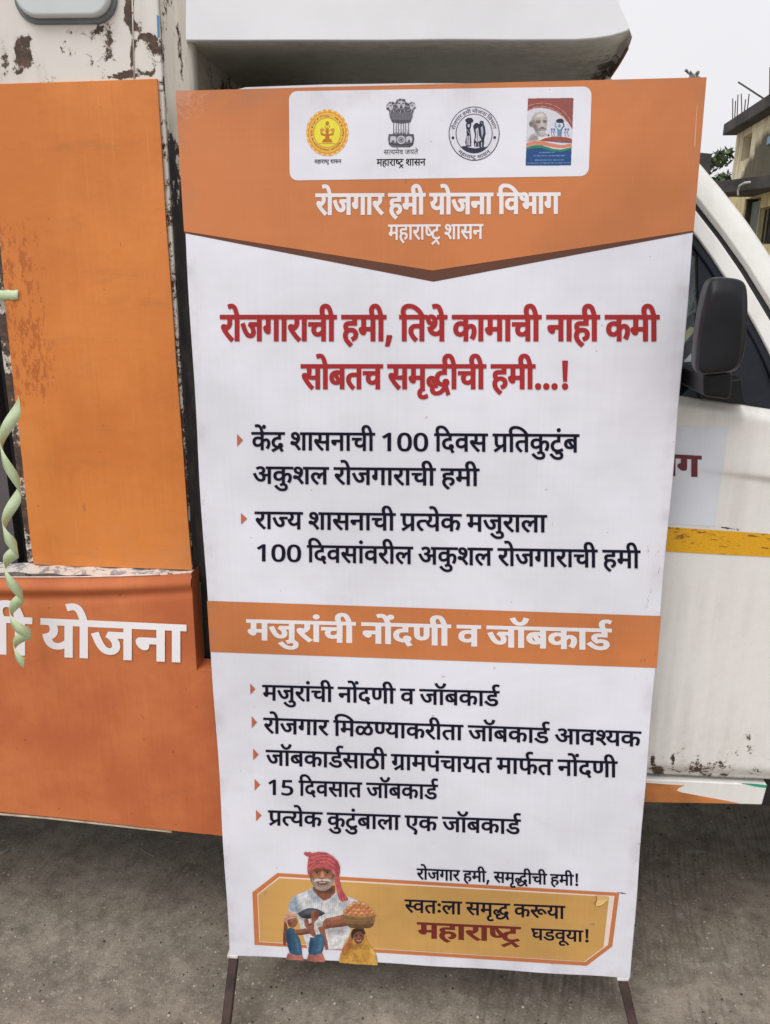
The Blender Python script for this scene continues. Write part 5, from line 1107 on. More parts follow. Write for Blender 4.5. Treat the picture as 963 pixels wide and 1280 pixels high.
# 2. lion pillar emblem
cv = Canvas(483, 122, 522, 185, 4.2, crop(370, 110, 5.068)); K = (46, 44, 54); G_ = (150, 148, 158); Wt = (205, 205, 216)
cv.poly([(640, 72), (665, 66), (692, 70), (703, 92), (718, 96), (735, 85), (755, 95), (763, 125), (748, 142), (742, 185), (728, 215), (722, 240), (720, 290), (748, 292), (752, 325), (744, 362), (722, 376), (612, 376), (590, 360), (584, 325), (588, 292), (616, 290), (616, 240), (608, 215), (594, 185), (590, 145), (574, 135), (575, 108), (592, 88), (618, 86), (632, 92)], Wt)
full = cv.a.copy()
cv.poly([(576, 112), (600, 90), (632, 96), (645, 76), (668, 68), (692, 76), (704, 96), (738, 88), (760, 110), (745, 150), (722, 222), (612, 222), (592, 150)], (112, 110, 120), .95, clip=full, blur=1.5)
cv.poly([(592, 150), (610, 140), (632, 140), (648, 150), (690, 150), (705, 138), (728, 140), (742, 150), (740, 190), (726, 218), (700, 222), (668, 228), (635, 222), (610, 215), (596, 190)], (84, 82, 92), .9, clip=full)
for i, x in enumerate(range(596, 742, 7)):
    cv.line([(x, 150 + 6 * math.sin(i * 1.7)), (x + 3 * math.sin(i * 2.1) - (x - 668) * .10, 214)], 2.6, K, .9, clip=full)
    cv.line([(x + 3.4, 152), (x + 2 - (x - 668) * .08, 200)], 1.8, (185, 184, 195), .75, clip=full)
for cx, cy, rx, ry, f_ in ((604, 122, 32, 38, -1), (735, 120, 32, 38, 1), (668, 110, 40, 47, 0)):
    cv.ell(cx, cy, rx, ry, (88, 86, 96), 1, clip=full)
    for i in range(16):
        a_ = 2 * math.pi * i / 16; cv.line([(cx + rx * .55 * math.cos(a_), cy + ry * .55 * math.sin(a_)), (cx + rx * math.cos(a_ + .2), cy + ry * math.sin(a_ + .2))], 3, K if i % 2 else (190, 190, 200), .9, clip=full)
    cv.ell(cx + f_ * 6, cy - 2, rx * .60, ry * .58, (180, 179, 190), 1, clip=full)
    if f_ == 0:
        for q in (-12, 12): cv.ell(cx + q, cy - 12, 6, 4, K, 1, clip=full)
        cv.poly([(cx - 6, cy - 6), (cx + 6, cy - 6), (cx + 9, cy + 10), (cx - 9, cy + 10)], (120, 118, 128), 1, clip=full); cv.ell(cx, cy + 12, 9, 5, K, 1, clip=full); cv.ell(cx, cy + 24, 17, 7, K, .9, clip=full); cv.line([(cx - 10, cy + 23), (cx + 10, cy + 23)], 2.5, Wt, 1, clip=full)
    else:
        cv.ell(cx + f_ * 2, cy - 10, 5, 4, K, 1, clip=full); cv.ell(cx + f_ * 18, cy + 8, 8, 6, K, .8, clip=full); cv.line([(cx + f_ * 6, cy + 18), (cx + f_ * 20, cy + 16)], 4, K, .9, clip=full)
for x in (622, 640, 652, 668, 684, 696, 714): cv.line([(x, 216), (x - 1, 252), (x + (x - 668) * .05, 288)], 4.4, K, .9, clip=full)
for x in (630, 660, 677, 706): cv.line([(x - 3, 262), (x + 3, 288)], 3, (110, 108, 118), .8, clip=full)
for x in (622, 648, 668, 688, 714): cv.ell(x, 287, 10, 6, (98, 96, 106), .9, clip=full)
cv.poly([(588, 292), (748, 292), (752, 325), (744, 362), (722, 376), (612, 376), (590, 360), (584, 325)], (92, 90, 100), 1, clip=full)
cv.line([(586, 296), (668, 300), (750, 296)], 4, K, 1, clip=full); cv.line([(590, 352), (668, 362), (746, 352)], 6, K, 1, clip=full)
cv.ell(668, 328, 27, 26, (196, 195, 206), 1, clip=full); cv.ell(668, 328, 21, 20, (110, 108, 118), 1, clip=full)
for i in range(12): a_ = 2 * math.pi * i / 12; cv.line([(668, 328), (668 + 20 * math.cos(a_), 328 + 19 * math.sin(a_))], 1.8, Wt, .9, clip=full)
cv.ell(668, 328, 6, 6, K, 1, clip=full)
cv.poly([(600, 308), (612, 304), (632, 308), (638, 316), (634, 346), (626, 346), (622, 330), (610, 332), (604, 346), (597, 344)], (192, 191, 202), .95, clip=full)
cv.poly([(700, 310), (716, 304), (732, 308), (740, 318), (736, 344), (728, 346), (722, 328), (712, 328), (706, 346), (699, 340)], (192, 191, 202), .95, clip=full)
cv.poly([(588, 292), (748, 292), (752, 325), (744, 362), (722, 376), (700, 376), (735, 350), (742, 300)], K, .5, clip=full)
cv.sheet('pillar_emblem', loc2, .0016, M_VC, banner, 1.10, .03)
# 3. round black and white department logo
cv = Canvas(560, 132, 627, 202, 3.6, crop(545, 110, 5.068)); NV = (34, 36, 60)
o_ = cv.ell(243, 289, 162, 172, NV, n=80); cv.ell(243, 289, 156, 166, ws, clip=o_, n=80); cv.ell(243, 289, 117, 126, NV, clip=o_, n=60); i_ = cv.ell(243, 289, 112, 121, ws, clip=o_, n=60, solid=False)
arc_text(cv, "रोजगार हमी योजना विभाग", 243, 289, 124, 133, -170, -12, 20, NV, dx=16, dy=12)
arc_text(cv, "महाराष्ट्र शासन", 243, 289, 150, 160, 134, 46, 20, NV, inside=True, dx=16, dy=12)
cv.ell(109, 316, 9, 10, NV, clip=o_); cv.ell(373, 314, 9, 10, NV, clip=o_)
inn = cv.mask([np.array([(243 + 112 * math.cos(t_), 289 + 121 * math.sin(t_)) for t_ in np.linspace(0, 6.2832, 60)[:-1]])])
cv.poly([(140, 378), (180, 366), (215, 378), (250, 382), (300, 376), (345, 366), (350, 420), (140, 420)], NV, clip=inn)
cv.poly([(186, 200), (205, 188), (228, 190), (240, 205), (232, 222), (226, 218), (224, 245), (217, 262), (222, 300), (226, 340), (224, 372), (192, 372), (186, 345), (196, 300), (194, 262), (190, 235), (196, 218), (188, 214)], NV, clip=inn)
cv.poly([(200, 232), (214, 228), (216, 246), (204, 250)], ws, .85, clip=inn); cv.poly([(196, 306), (216, 300), (218, 364), (194, 362)], ws, .8, clip=inn); cv.line([(206, 306), (203, 362)], 3, NV, 1, clip=inn); cv.line([(198, 262), (214, 290)], 3, ws, .8, clip=inn)
cv.poly([(278, 212), (292, 206), (304, 214), (304, 232), (312, 245), (316, 290), (308, 320), (304, 375), (282, 378), (268, 372), (246, 374), (240, 345), (248, 300), (240, 262), (236, 240), (250, 222), (266, 222), (276, 230)], NV, clip=inn)
cv.poly([(252, 262), (268, 250), (274, 300), (290, 330), (262, 345), (250, 330), (256, 300)], ws, .9, clip=inn); cv.poly([(284, 250), (298, 240), (302, 285), (292, 316)], ws, .75, clip=inn)
cv.line([(262, 268), (266, 340)], 3, NV, 1, clip=inn); cv.line([(252, 350), (252, 370)], 5, ws, .9, clip=inn); cv.line([(290, 345), (290, 372)], 6, ws, .9, clip=inn); cv.line([(270, 350), (272, 372)], 5, ws, .8, clip=inn); cv.line([(286, 216), (296, 228)], 3, ws, .7, clip=inn)
cv.sheet('round_logo', loc2, .0016, M_VC, banner, 1.10, .015)
# 4. small poster with the portrait
cv = Canvas(656, 121, 719, 208, 3.2, crop(545, 110, 5.068))
rect = cv.poly([(583, 65), (873, 62), (857, 490), (568, 492)], (206, 206, 216))
BR = (142, 78, 70)
cv.poly([(583, 62), (876, 58), (866, 268), (858, 250), (835, 215), (800, 178), (760, 150), (715, 132), (665, 125), (620, 130), (580, 148)], BR, clip=rect)
for a0, a1, rr, w in ((-160, -30, 182, 5), (-150, -22, 205, 4)):
    pp = []
    for k in range(40):
        a_ = math.radians(a0 + (a1 - a0) * k / 39); pp.append((672 + rr * .98 * math.cos(a_), 300 + rr * math.sin(a_)))
    for k in range(0, 39):
        if k % 5 != 4: cv.line(pp[k:k + 2], w, (198, 150, 140), .8, clip=rect)
# portrait
cv.poly([(578, 345), (596, 322), (628, 300), (660, 306), (700, 290), (716, 300), (724, 330), (690, 342), (640, 336)], (172, 168, 170), .9, clip=rect, blur=3)
hd_ = cv.poly([(604, 205), (612, 178), (630, 160), (655, 150), (682, 153), (700, 168), (708, 195), (706, 232), (700, 262), (688, 286), (668, 300), (648, 296), (630, 276), (616, 250), (606, 248), (594, 244), (590, 222), (600, 214)], (176, 168, 166), clip=rect)
cv.poly([(598, 215), (622, 200), (640, 240), (646, 280), (660, 300), (636, 290), (612, 250), (594, 240)], (108, 98, 96), .75, clip=hd_ * 1.0, blur=7)
cv.ell(662, 176, 26, 18, (216, 210, 208), .8, clip=hd_, blur=8)
cv.ell(648, 216, 15, 7, (78, 70, 70), .85, clip=hd_, blur=3); cv.ell(690, 214, 12, 7, (78, 70, 70), .85, clip=hd_, blur=3); cv.line([(636, 207), (662, 206)], 4, (96, 88, 86), .8, clip=hd_); cv.line([(680, 204), (702, 206)], 4, (96, 88, 86), .8, clip=hd_)
cv.poly([(668, 212), (678, 214), (684, 244), (672, 250), (662, 244)], (198, 190, 188), .8, clip=hd_, blur=2); cv.ell(674, 250, 12, 5, (84, 76, 76), .8, clip=hd_, blur=2); cv.ell(674, 262, 22, 5, (190, 186, 186), .8, clip=hd_, blur=2); cv.line([(654, 270), (690, 270)], 4, (70, 60, 62), .85, clip=hd_); cv.ell(672, 284, 16, 6, (190, 182, 180), .6, clip=hd_, blur=3)
cv.ell(600, 228, 9, 17, (128, 114, 112), .9, clip=rect); cv.ell(600, 228, 4, 10, (84, 74, 74), .8, clip=rect)
cv.poly([(652, 256), (672, 251), (698, 256), (700, 266), (674, 262), (652, 267)], (104, 98, 98), .9, clip=hd_, blur=1.5); cv.poly([(656, 268), (674, 271), (692, 268), (684, 277), (664, 277)], (226, 220, 218), .7, clip=hd_, blur=1)
for q in (232, 240, 248): cv.line([(626, q), (640, q + 10), (646, q + 26)], 2.5, (96, 86, 84), .6, clip=hd_)
cv.line([(640, 190), (670, 184), (700, 190)], 2.5, (140, 130, 128), .7, clip=hd_); cv.line([(640, 198), (668, 194)], 2.5, (130, 120, 118), .6, clip=hd_); cv.line([(628, 284), (650, 300), (672, 304), (694, 288)], 4, (92, 84, 84), .6, clip=rect)
cv.poly([(640, 306), (676, 312), (720, 300), (712, 332), (660, 336)], (226, 222, 222), .9, clip=rect, blur=3)
cv.poly([(580, 335), (600, 300), (622, 290), (650, 306), (640, 330)], (118, 106, 106), .5, clip=rect, blur=5)
# blue figures emblem
BL = (52, 88, 138)
cv.poly([(758, 208), (775, 196), (800, 194), (812, 208), (806, 222), (770, 222)], (40, 44, 60), clip=rect); cv.ell(783, 240, 9, 11, (90, 150, 170), 1, clip=rect)
cv.line([(760, 222), (755, 240), (775, 262), (775, 305)], 8, (100, 165, 185), 1, clip=rect); cv.line([(808, 222), (812, 240), (795, 262), (792, 305)], 8, BL, 1, clip=rect); cv.poly([(768, 262), (800, 262), (796, 306), (772, 306)], (92, 130, 170), .9, clip=rect)
for cx in (735, 750, 822, 838): cv.ell(cx, 262, 6, 7, BL, .9, clip=rect); cv.line([(cx, 268), (cx - 4, 285), (cx + 3, 308)], 4, BL, .85, clip=rect); cv.line([(cx, 272), (cx + (12 if cx < 780 else -12), 284)], 3, BL, .8, clip=rect)
cv.ell(714, 300, 6, 7, (40, 40, 50), .9, clip=rect)
cv.poly([(655, 334), (690, 318), (740, 308), (790, 308), (835, 314), (864, 324), (862, 350), (790, 340), (720, 340)], (150, 78, 62), clip=rect)
cv.line([(722, 336), (790, 344), (860, 346)], 6, (66, 70, 110), .8, clip=rect)
cv.poly([(574, 350), (620, 336), (680, 338), (740, 352), (800, 362), (862, 350), (861, 372), (800, 382), (740, 376), (680, 362), (620, 360), (573, 374)], (206, 128, 100), clip=rect)
cv.poly([(572, 376), (620, 362), (672, 362), (740, 384), (790, 390), (862, 374), (860, 388), (800, 402), (740, 400), (670, 380), (620, 380), (571, 392)], (40, 128, 88), clip=rect)
cv.poly([(571, 390), (620, 379), (670, 379), (740, 400), (800, 402), (861, 387), (857, 492), (568, 494)], (28, 72, 128), clip=rect)
for y, x0, x1 in ((409, 655, 750), (430, 620, 815), (457, 630, 810), (476, 580, 850)):
    x = x0
    while x < x1 - 8:
        L2 = rng.uniform(10, 26); cv.line([(x, y - (x - 570) * .008), (min(x + L2, x1), y - (x - 570) * .008)], rng.uniform(4, 6.5), (176, 190, 212), .55, clip=rect); x += L2 + rng.uniform(7, 10)
cv.sheet('small_poster', loc2, .0016, M_VC, banner, 1.10, .03)
# 5. farmer, workers and woman with a basket
cv = Canvas(346, 1060, 478, 1209, 3.3, crop(300, 1050, 5.068))
SK, SK2, SKD = (152, 90, 64), (188, 122, 88), (86, 48, 36)
sh_ = cv.poly([(308, 448), (311, 402), (328, 364), (365, 340), (410, 325), (440, 308), (462, 300), (600, 300), (622, 340), (700, 358), (745, 378), (752, 402), (718, 416), (690, 440), (700, 520), (705, 575), (690, 610), (660, 660), (650, 690), (560, 690), (430, 690), (400, 600), (360, 470)], (208, 208, 211))
for x in range(390, 700, 13): cv.line([(x, 330), (x + (x - 520) * .12, 690)], 2.6, (158, 162, 170), .5, clip=sh_)
cv.poly([(308, 450), (311, 400), (330, 362), (362, 345), (372, 400), (384, 455)], (118, 140, 165), .75, clip=sh_, blur=8)
cv.poly([(372, 380), (420, 460), (400, 520), (350, 470)], (150, 150, 156), .6, clip=sh_, blur=8); cv.poly([(640, 360), (700, 400), (660, 460), (630, 420)], (150, 152, 160), .5, clip=sh_, blur=8)
cv.poly([(430, 320), (466, 300), (520, 385), (470, 392), (440, 352)], (150, 160, 178), .8, clip=sh_, blur=4); cv.poly([(560, 382), (615, 318), (632, 362), (600, 392)], (168, 172, 182), .8, clip=sh_, blur=4)
cv.poly([(540, 580), (700, 560), (660, 690), (560, 690)], (222, 220, 218), .6, clip=sh_, blur=14); cv.poly([(530, 556), (690, 545), (660, 590), (560, 600)], (120, 116, 116), .45, clip=sh_, blur=9)
nk = cv.poly([(462, 296), (605, 285), (606, 330), (572, 366), (534, 384), (494, 352), (466, 318)], (140, 80, 58)); cv.poly([(465, 300), (600, 296), (590, 330), (500, 335)], (84, 48, 36), .7, clip=nk, blur=6); cv.line([(522, 384), (518, 430), (520, 500)], 3, (120, 122, 130), .8, clip=sh_)
fc = cv.poly([(438, 212), (448, 188), (480, 172), (530, 170), (575, 184), (602, 215), (606, 240), (596, 268), (574, 300), (545, 318), (515, 320), (484, 308), (462, 284), (448, 252)], SK)
cv.ell(480, 232, 24, 22, (200, 126, 92), .7, clip=fc, blur=8); cv.ell(566, 238, 20, 20, (196, 120, 88), .6, clip=fc, blur=8); cv.ell(520, 188, 50, 12, SKD, .55, clip=fc, blur=7)
cv.poly([(440, 215), (452, 190), (462, 250), (470, 290), (450, 262)], SKD, .5, clip=fc, blur=6); cv.poly([(585, 200), (608, 225), (600, 262), (590, 262)], SKD, .6, clip=fc, blur=6)
bd = cv.poly([(452, 236), (470, 246), (500, 240), (524, 246), (552, 240), (584, 246), (606, 226), (604, 258), (590, 290), (562, 314), (530, 322), (496, 316), (468, 294), (455, 262)], (158, 146, 140), .85, clip=fc, blur=2.5)
cv.poly([(480, 262), (522, 258), (572, 264), (560, 284), (524, 292), (492, 284)], (150, 92, 76), .9, clip=fc, blur=3)
cv.poly([(470, 252), (492, 240), (522, 245), (552, 240), (578, 254), (586, 264), (562, 258), (522, 254), (486, 258), (464, 264)], (214, 208, 204), .9, clip=fc, blur=1); cv.poly([(490, 262), (522, 262), (556, 262), (546, 276), (523, 281), (500, 276)], (92, 38, 34), .9, clip=fc, blur=.8); cv.poly([(498, 264), (548, 264), (540, 271), (506, 271)], (226, 216, 208), .85, clip=fc)
for q in ((458, 226, 472, 256), (592, 226, 578, 258), (476, 214, 466, 232)): cv.line([(q[0], q[1]), (q[2], q[3])], 3, (92, 50, 38), .6, clip=fc)
for q in (180, 186): cv.line([(480, q + 4), (520, q), (566, q + 6)], 2, (96, 54, 40), .55, clip=fc)
for k in range(60): x, y = rng.uniform(466, 594), rng.uniform(276, 316); cv.line([(x, y), (x + rng.uniform(-3, 3), y + 7)], 1.6, (232, 228, 225) if k % 2 else (140, 130, 126), .6, clip=fc)
for x in (488, 556): cv.ell(x, 203, 13, 4, (200, 186, 176), .35, clip=fc, blur=1); cv.ell(x, 203, 7, 6, (32, 20, 18), 1, clip=fc); cv.line([(x - 20, 192), (x, 186), (x + 20, 191)], 5, (70, 44, 38), .85, clip=fc); cv.line([(x - 17, 199), (x, 196), (x + 17, 200)], 3, (58, 32, 26), .9, clip=fc); cv.line([(x - 14, 214), (x + 14, 215)], 2.5, (112, 62, 46), .8, clip=fc)
cv.poly([(514, 196), (530, 196), (538, 226), (546, 236), (530, 242), (512, 242), (500, 236), (510, 222)], (196, 122, 88), .9, clip=fc, blur=2); cv.line([(504, 238), (524, 243), (544, 238)], 4, (92, 48, 36), .8, clip=fc); cv.ell(522, 224, 5, 10, (226, 160, 124), .8, clip=fc, blur=2)
tb = cv.poly([(430, 218), (427, 172), (432, 120), (436, 104), (420, 100), (404, 88), (412, 72), (430, 74), (446, 72), (458, 80), (500, 71), (548, 76), (590, 98), (622, 130), (636, 166), (636, 200), (628, 236), (608, 226), (596, 202), (570, 184), (530, 172), (482, 172), (452, 188), (440, 212)], (204, 84, 88))
tl_ = cv.poly([(604, 222), (626, 230), (638, 262), (645, 300), (668, 340), (686, 366), (684, 384), (660, 382), (650, 392), (630, 374), (622, 350), (614, 310), (602, 262)], (200, 78, 84))
for a_ in (0, 1, 2, 3, 4, 5, 6): cv.line([(432 + a_ * 2, 200 - a_ * 17), (480 + a_ * 6, 150 - a_ * 11), (545 + a_ * 6, 140 - a_ * 9), (600 + a_ * 4, 180 - a_ * 10), (630, 214 - a_ * 9)], 4, (146, 44, 56) if a_ % 2 == 0 else (232, 126, 122), .65, clip=tb, blur=1)
cv.poly([(590, 100), (640, 160), (634, 240), (606, 215), (604, 150)], (140, 42, 54), .5, clip=tb, blur=8)
for q in range(5): cv.line([(610 + q * 6, 235), (624 + q * 6, 300), (640 + q * 9, 380)], 3.5, (150, 44, 56) if q % 2 else (226, 112, 112), .7, clip=tl_, blur=.6)
# forearm and hand
am = cv.poly([(520, 520), (548, 494), (600, 482), (656, 470), (668, 500), (690, 540), (640, 548), (572, 556), (536, 564), (522, 545)], SK); cv.poly([(530, 548), (600, 536), (690, 520), (690, 545), (560, 566)], SKD, .6, clip=am, blur=7); cv.poly([(560, 495), (650, 476), (655, 492), (570, 510)], SK2, .6, clip=am, blur=5); cv.line([(544, 500), (556, 530), (552, 556)], 5, (110, 62, 42), .7, clip=am)
# pan of earth
pn_ = cv.poly([(364, 464), (392, 446), (430, 430), (462, 428), (500, 436), (543, 462), (518, 478), (480, 488), (430, 498), (396, 492), (378, 478)], (66, 70, 80)); cv.ell(450, 450, 50, 14, (96, 98, 104), .7, clip=pn_, blur=5); cv.poly([(380, 478), (540, 466), (480, 492), (420, 500)], (34, 36, 44), .8, clip=pn_, blur=4)
# right worker, arms raised
hr = cv.poly([(500, 530), (522, 545), (540, 580), (556, 640), (562, 690), (544, 696), (530, 650), (520, 600), (500, 560)], (150, 74, 60))
cv.ell(476, 476, 26, 34, (150, 92, 72)); cv.ell(488, 468, 18, 22, (112, 60, 48), .8, blur=3)
a2 = cv.poly([(408, 500), (432, 496), (440, 530), (456, 520), (452, 480), (468, 470), (478, 500), (470, 560), (486, 600), (470, 614), (440, 590), (428, 560), (412, 540)], SK); cv.poly([(430, 500), (452, 500), (458, 560), (440, 570)], SKD, .5, clip=a2, blur=5)
cv.ell(500, 528, 28, 20, (206, 200, 196)); cv.ell(504, 534, 20, 10, (150, 140, 138), .6, blur=3, clip=cv.a)
a3 = cv.poly([(496, 556), (520, 548), (540, 560), (546, 600), (530, 606), (510, 590)], SK)
b2 = cv.poly([(446, 612), (470, 616), (488, 596), (520, 592), (536, 612), (538, 650), (530, 690), (520, 714), (476, 728), (436, 724), (434, 690), (440, 650)], (48, 92, 124)); cv.poly([(446, 620), (470, 640), (456, 722), (434, 720)], (26, 54, 80), .7, clip=b2, blur=7); cv.poly([(500, 610), (524, 612), (520, 690), (500, 700)], (84, 134, 160), .6, clip=b2, blur=6)
s2 = cv.poly([(434, 720), (476, 728), (522, 712), (536, 745), (542, 772), (422, 764)], (186, 106, 92)); cv.poly([(434, 724), (480, 730), (470, 768), (424, 764)], (130, 66, 58), .55, clip=s2, blur=5)
# left worker
h1 = cv.poly([(282, 500), (296, 520), (306, 560), (302, 620), (290, 668), (274, 660), (274, 600), (280, 540)], (132, 62, 48))
f1 = cv.poly([(306, 486), (350, 480), (366, 500), (368, 520), (356, 545), (336, 556), (310, 545), (300, 515)], (158, 92, 70)); cv.poly([(302, 500), (330, 520), (326, 556), (304, 540)], SKD, .6, clip=f1, blur=5)
c1 = cv.poly([(282, 512), (284, 478), (298, 458), (330, 454), (356, 468), (362, 488), (330, 494), (308, 500), (298, 530)], (204, 150, 130)); cv.line([(290, 500), (318, 482), (358, 480)], 4, (150, 96, 80), .8, clip=c1)
b1 = cv.poly([(292, 566), (318, 552), (346, 560), (368, 598), (384, 630), (392, 680), (396, 726), (360, 728), (316, 714), (300, 660), (292, 610)], (44, 86, 118)); cv.poly([(292, 570), (320, 590), (330, 712), (304, 690)], (24, 50, 76), .7, clip=b1, blur=7); cv.poly([(344, 580), (372, 640), (384, 715), (362, 700)], (82, 130, 156), .5, clip=b1, blur=6)
a1 = cv.poly([(344, 566), (390, 562), (430, 556), (456, 536), (470, 548), (462, 580), (436, 592), (380, 602), (352, 596)], SK); cv.poly([(350, 588), (400, 582), (450, 572), (440, 594), (370, 604)], SKD, .6, clip=a1, blur=4)
s1 = cv.poly([(308, 712), (358, 728), (396, 726), (408, 762), (294, 756), (298, 730)], (190, 112, 96)); cv.poly([(300, 716), (330, 722), (326, 756), (296, 754)], (132, 70, 60), .5, clip=s1, blur=5)
# woman in a yellow sari with a basket of oranges
sr = cv.poly([(628, 774), (638, 716), (660, 676), (684, 640), (700, 596), (712, 566), (735, 556), (786, 558), (800, 590), (812, 640), (846, 684), (868, 730), (876, 792), (740, 786)], (204, 146, 52))
cv.poly([(640, 700), (684, 640), (706, 580), (714, 640), (690, 690), (660, 740)], (168, 82, 48), .75, clip=sr, blur=8)
wf = cv.poly([(716, 580), (740, 572), (772, 572), (790, 590), (788, 620), (772, 648), (750, 658), (728, 644), (718, 615)], (128, 72, 52), clip=None); cv.poly([(704, 590), (716, 562), (750, 552), (786, 558), (798, 590), (786, 596), (766, 578), (738, 580), (720, 600), (712, 640)], (50, 32, 30), .95)
cv.ell(738, 604, 6, 3, (24, 14, 12), 1, clip=wf); cv.ell(768, 602, 6, 3, (24, 14, 12), 1, clip=wf); cv.ell(754, 612, 5, 9, (168, 104, 80), .8, clip=wf, blur=2); cv.line([(742, 632), (754, 637), (768, 631)], 5, (214, 190, 180), .8, clip=wf); cv.ell(732, 618, 8, 8, (166, 100, 76), .6, clip=wf, blur=3)
for q in range(8): cv.line([(800 - q * 12, 640 + q * 8), (760 - q * 12, 700 + q * 6), (700 + q * 10, 770)], 3.5, (158, 100, 30) if q % 2 else (232, 184, 84), .6, clip=sr, blur=1.2)
cv.poly([(820, 660), (860, 712), (874, 790), (838, 790)], (228, 190, 80), .6, clip=sr, blur=6); cv.poly([(690, 650), (770, 660), (740, 690), (690, 690)], (120, 64, 30), .4, clip=sr, blur=7); cv.ell(675, 700, 20, 20, (190, 120, 50), .6, clip=sr, blur=5)
bk = cv.poly([(652, 464), (700, 476), (760, 480), (815, 478), (862, 468), (856, 510), (846, 544), (820, 556), (760, 560), (702, 554), (680, 540), (662, 505)], (146, 106, 62))
for x in range(658, 864, 9): cv.line([(x, 468), (758 + (x - 758) * .84, 560)], 3.2, (92, 62, 34), .75, clip=bk)
for y in (490, 508, 526, 544): cv.line([(650, y - 6), (758, y), (866, y - 6)], 2.4, (184, 146, 92), .6, clip=bk)
cv.line([(652, 466), (700, 477), (760, 481), (815, 479), (862, 469)], 8, (176, 134, 84), .9, clip=bk); cv.poly([(680, 530), (850, 530), (820, 560), (700, 560)], (70, 46, 28), .5, clip=bk, blur=6)
frc = [(674, 452), (704, 462), (738, 464), (772, 466), (806, 464), (838, 458), (690, 434), (722, 440), (756, 444), (790, 442), (822, 440), (708, 418), (740, 420), (774, 420), (804, 424), (726, 404), (758, 402), (786, 408)]
for x, y in frc:
    m__ = cv.ell(x, y, 19, 18, (206, 134, 82), n=18); cv.ell(x + 3, y + 8, 15, 10, (176, 92, 44), .6, clip=m__, blur=3); cv.ell(x - 4, y - 6, 8, 6, (246, 190, 136), .7, clip=m__, blur=2)
for k_, am_ in ((12, .035), (4, .035)):
    nz = cv.blur(rng.normal(0, 1, (cv.h, cv.w)), k_); nz /= nz.std() + 1e-9; cv.c = np.clip(cv.c * (1 + am_ * nz[..., None]), 0, 255)
cv.c = cv.c * .84 + cv.c.mean(2, keepdims=True) * .16
cv.sheet('farmer_picture', loc2, .0020, M_VC, banner, 1.02, .03)
# the sheet is creased and slightly torn by the right end of the plate
flp = [loc(*p) for p in ((745.5, 1118.6), (757, 1119.4), (761, 1120.4), (760, 1124.5), (752, 1129), (745, 1131), (744, 1127.5), (747, 1124))]
mesh_obj('torn_flap', [(x, y, .0022 + .0035 * (i in (4, 5, 6))) for i, (x, y) in enumerate(flp)], [tuple(range(len(flp)))], mat_flex('flap_tan', (.66, .42, .17, 1)), banner, world=False)
MB().tube([(*loc(744.6, 1131.5), .0030), (*loc(743.6, 1127.6), .0032), (*loc(746.5, 1124.3), .0026), (*loc(744.8, 1119), .0020)], .0005, 5).obj('torn_edge', M_FB, banner, world=False)
patch('slit', ((771, 1115.2), (778, 1115.6), (784.5, 1117.4), (778, 1116.9)), .0012, M_FN)

patch('crease_mark', ((871.2, 131), (871.9, 131), (869.4, 183), (867.6, 183), (869.8, 150)), .0012, mat_flex('rubbed_orange', (.68, .36, .22, 1)))
# --- frame, flap and feet
M_RUST = mat_plain('rusty_steel', (.095, .050, .038, 1), .55, .55, 28, metal=.35, bump=.5, bd=.001)
M_TUBE = mat_plain('old_red_oxide_steel', (.055, .032, .028, 1), .5, .5, 22, metal=.2, bump=.4)
for nm, x0, x1, y0, y1 in (('frame_side', .004, .026, -BH + .004, -.004), ('frame_side', BW - .026, BW - .004, -BH + .004, -.004), ('frame_rail', .028, BW - .028, -.026, -.004), ('frame_rail', .028, BW - .028, -BH + .004, -BH + .026), ('frame_rail', .028, BW - .028, -.93, -.91)):
    MB().box(x0, x1, y0, y1, -TH - .021, -TH - .0005).obj(nm, M_RUST, banner, world=False, bevel=.002)
# the back cloth stands up a little behind the front edge
fl = [(loc(289, 112)[0], .0), (loc(288, 104)[0], loc(288, 103.5)[1]), (loc(300, 101)[0], loc(300, 100.6)[1]), (loc(400, 98)[0], loc(400, 97)[1]), (loc(520, 96)[0], loc(520, 95.2)[1]), (loc(620, 96)[0], loc(620, 95.6)[1]), (loc(700, 97)[0], loc(700, 98.8)[1]), (loc(735, 99)[0], -.002), (loc(735, 99)[0], -.03), (loc(289, 112)[0], -.03)]
MB().prism([(x, y, -TH - .022) for x, y in fl], (0, 0, -.002)).obj('back_flap', mat_flex('flex_back', (.74, .70, .72, 1)), banner, world=False)
def leg(pt, pb):
    """square rod from the frame corner to the concrete"""
    a, b = np.array(pt), np.array(pb); d = unit(b - a); s_ = unit(np.cross(d, [0, 1, 0])); n = np.cross(s_, d); w_ = .0105
    o = MB().prism([a + s_ * w_ + n * w_, a - s_ * w_ + n * w_, a - s_ * w_ - n * w_, a + s_ * w_ - n * w_], b - a).obj('leg', M_TUBE, banner, bevel=.003); return o
L0 = np.array(unp(293.5, 1190, 1.494)); R0 = np.array(unp(777, 1218, 1.494))
def reach(P, px, py, Y):
    q = np.array(unp(px, py, Y)); d = q - P; k = (GZ + .004 - P[2]) / d[2]; return P + d * k
leg(L0, reach(L0, 283, 1280, 1.42)); leg(R0, reach(R0, 791.5, 1280, 1.45))
for P in (L0, R0):
    c = BMi @ Vector(P); MB().box(c.x - .013, c.x + .013, -BH - .007, -BH + .0015, -.026, .0012).obj('corner_tab', mat_plain('chalky_white', (.62, .58, .56, 1), .7, .35, 60), banner, world=False, bevel=.002)

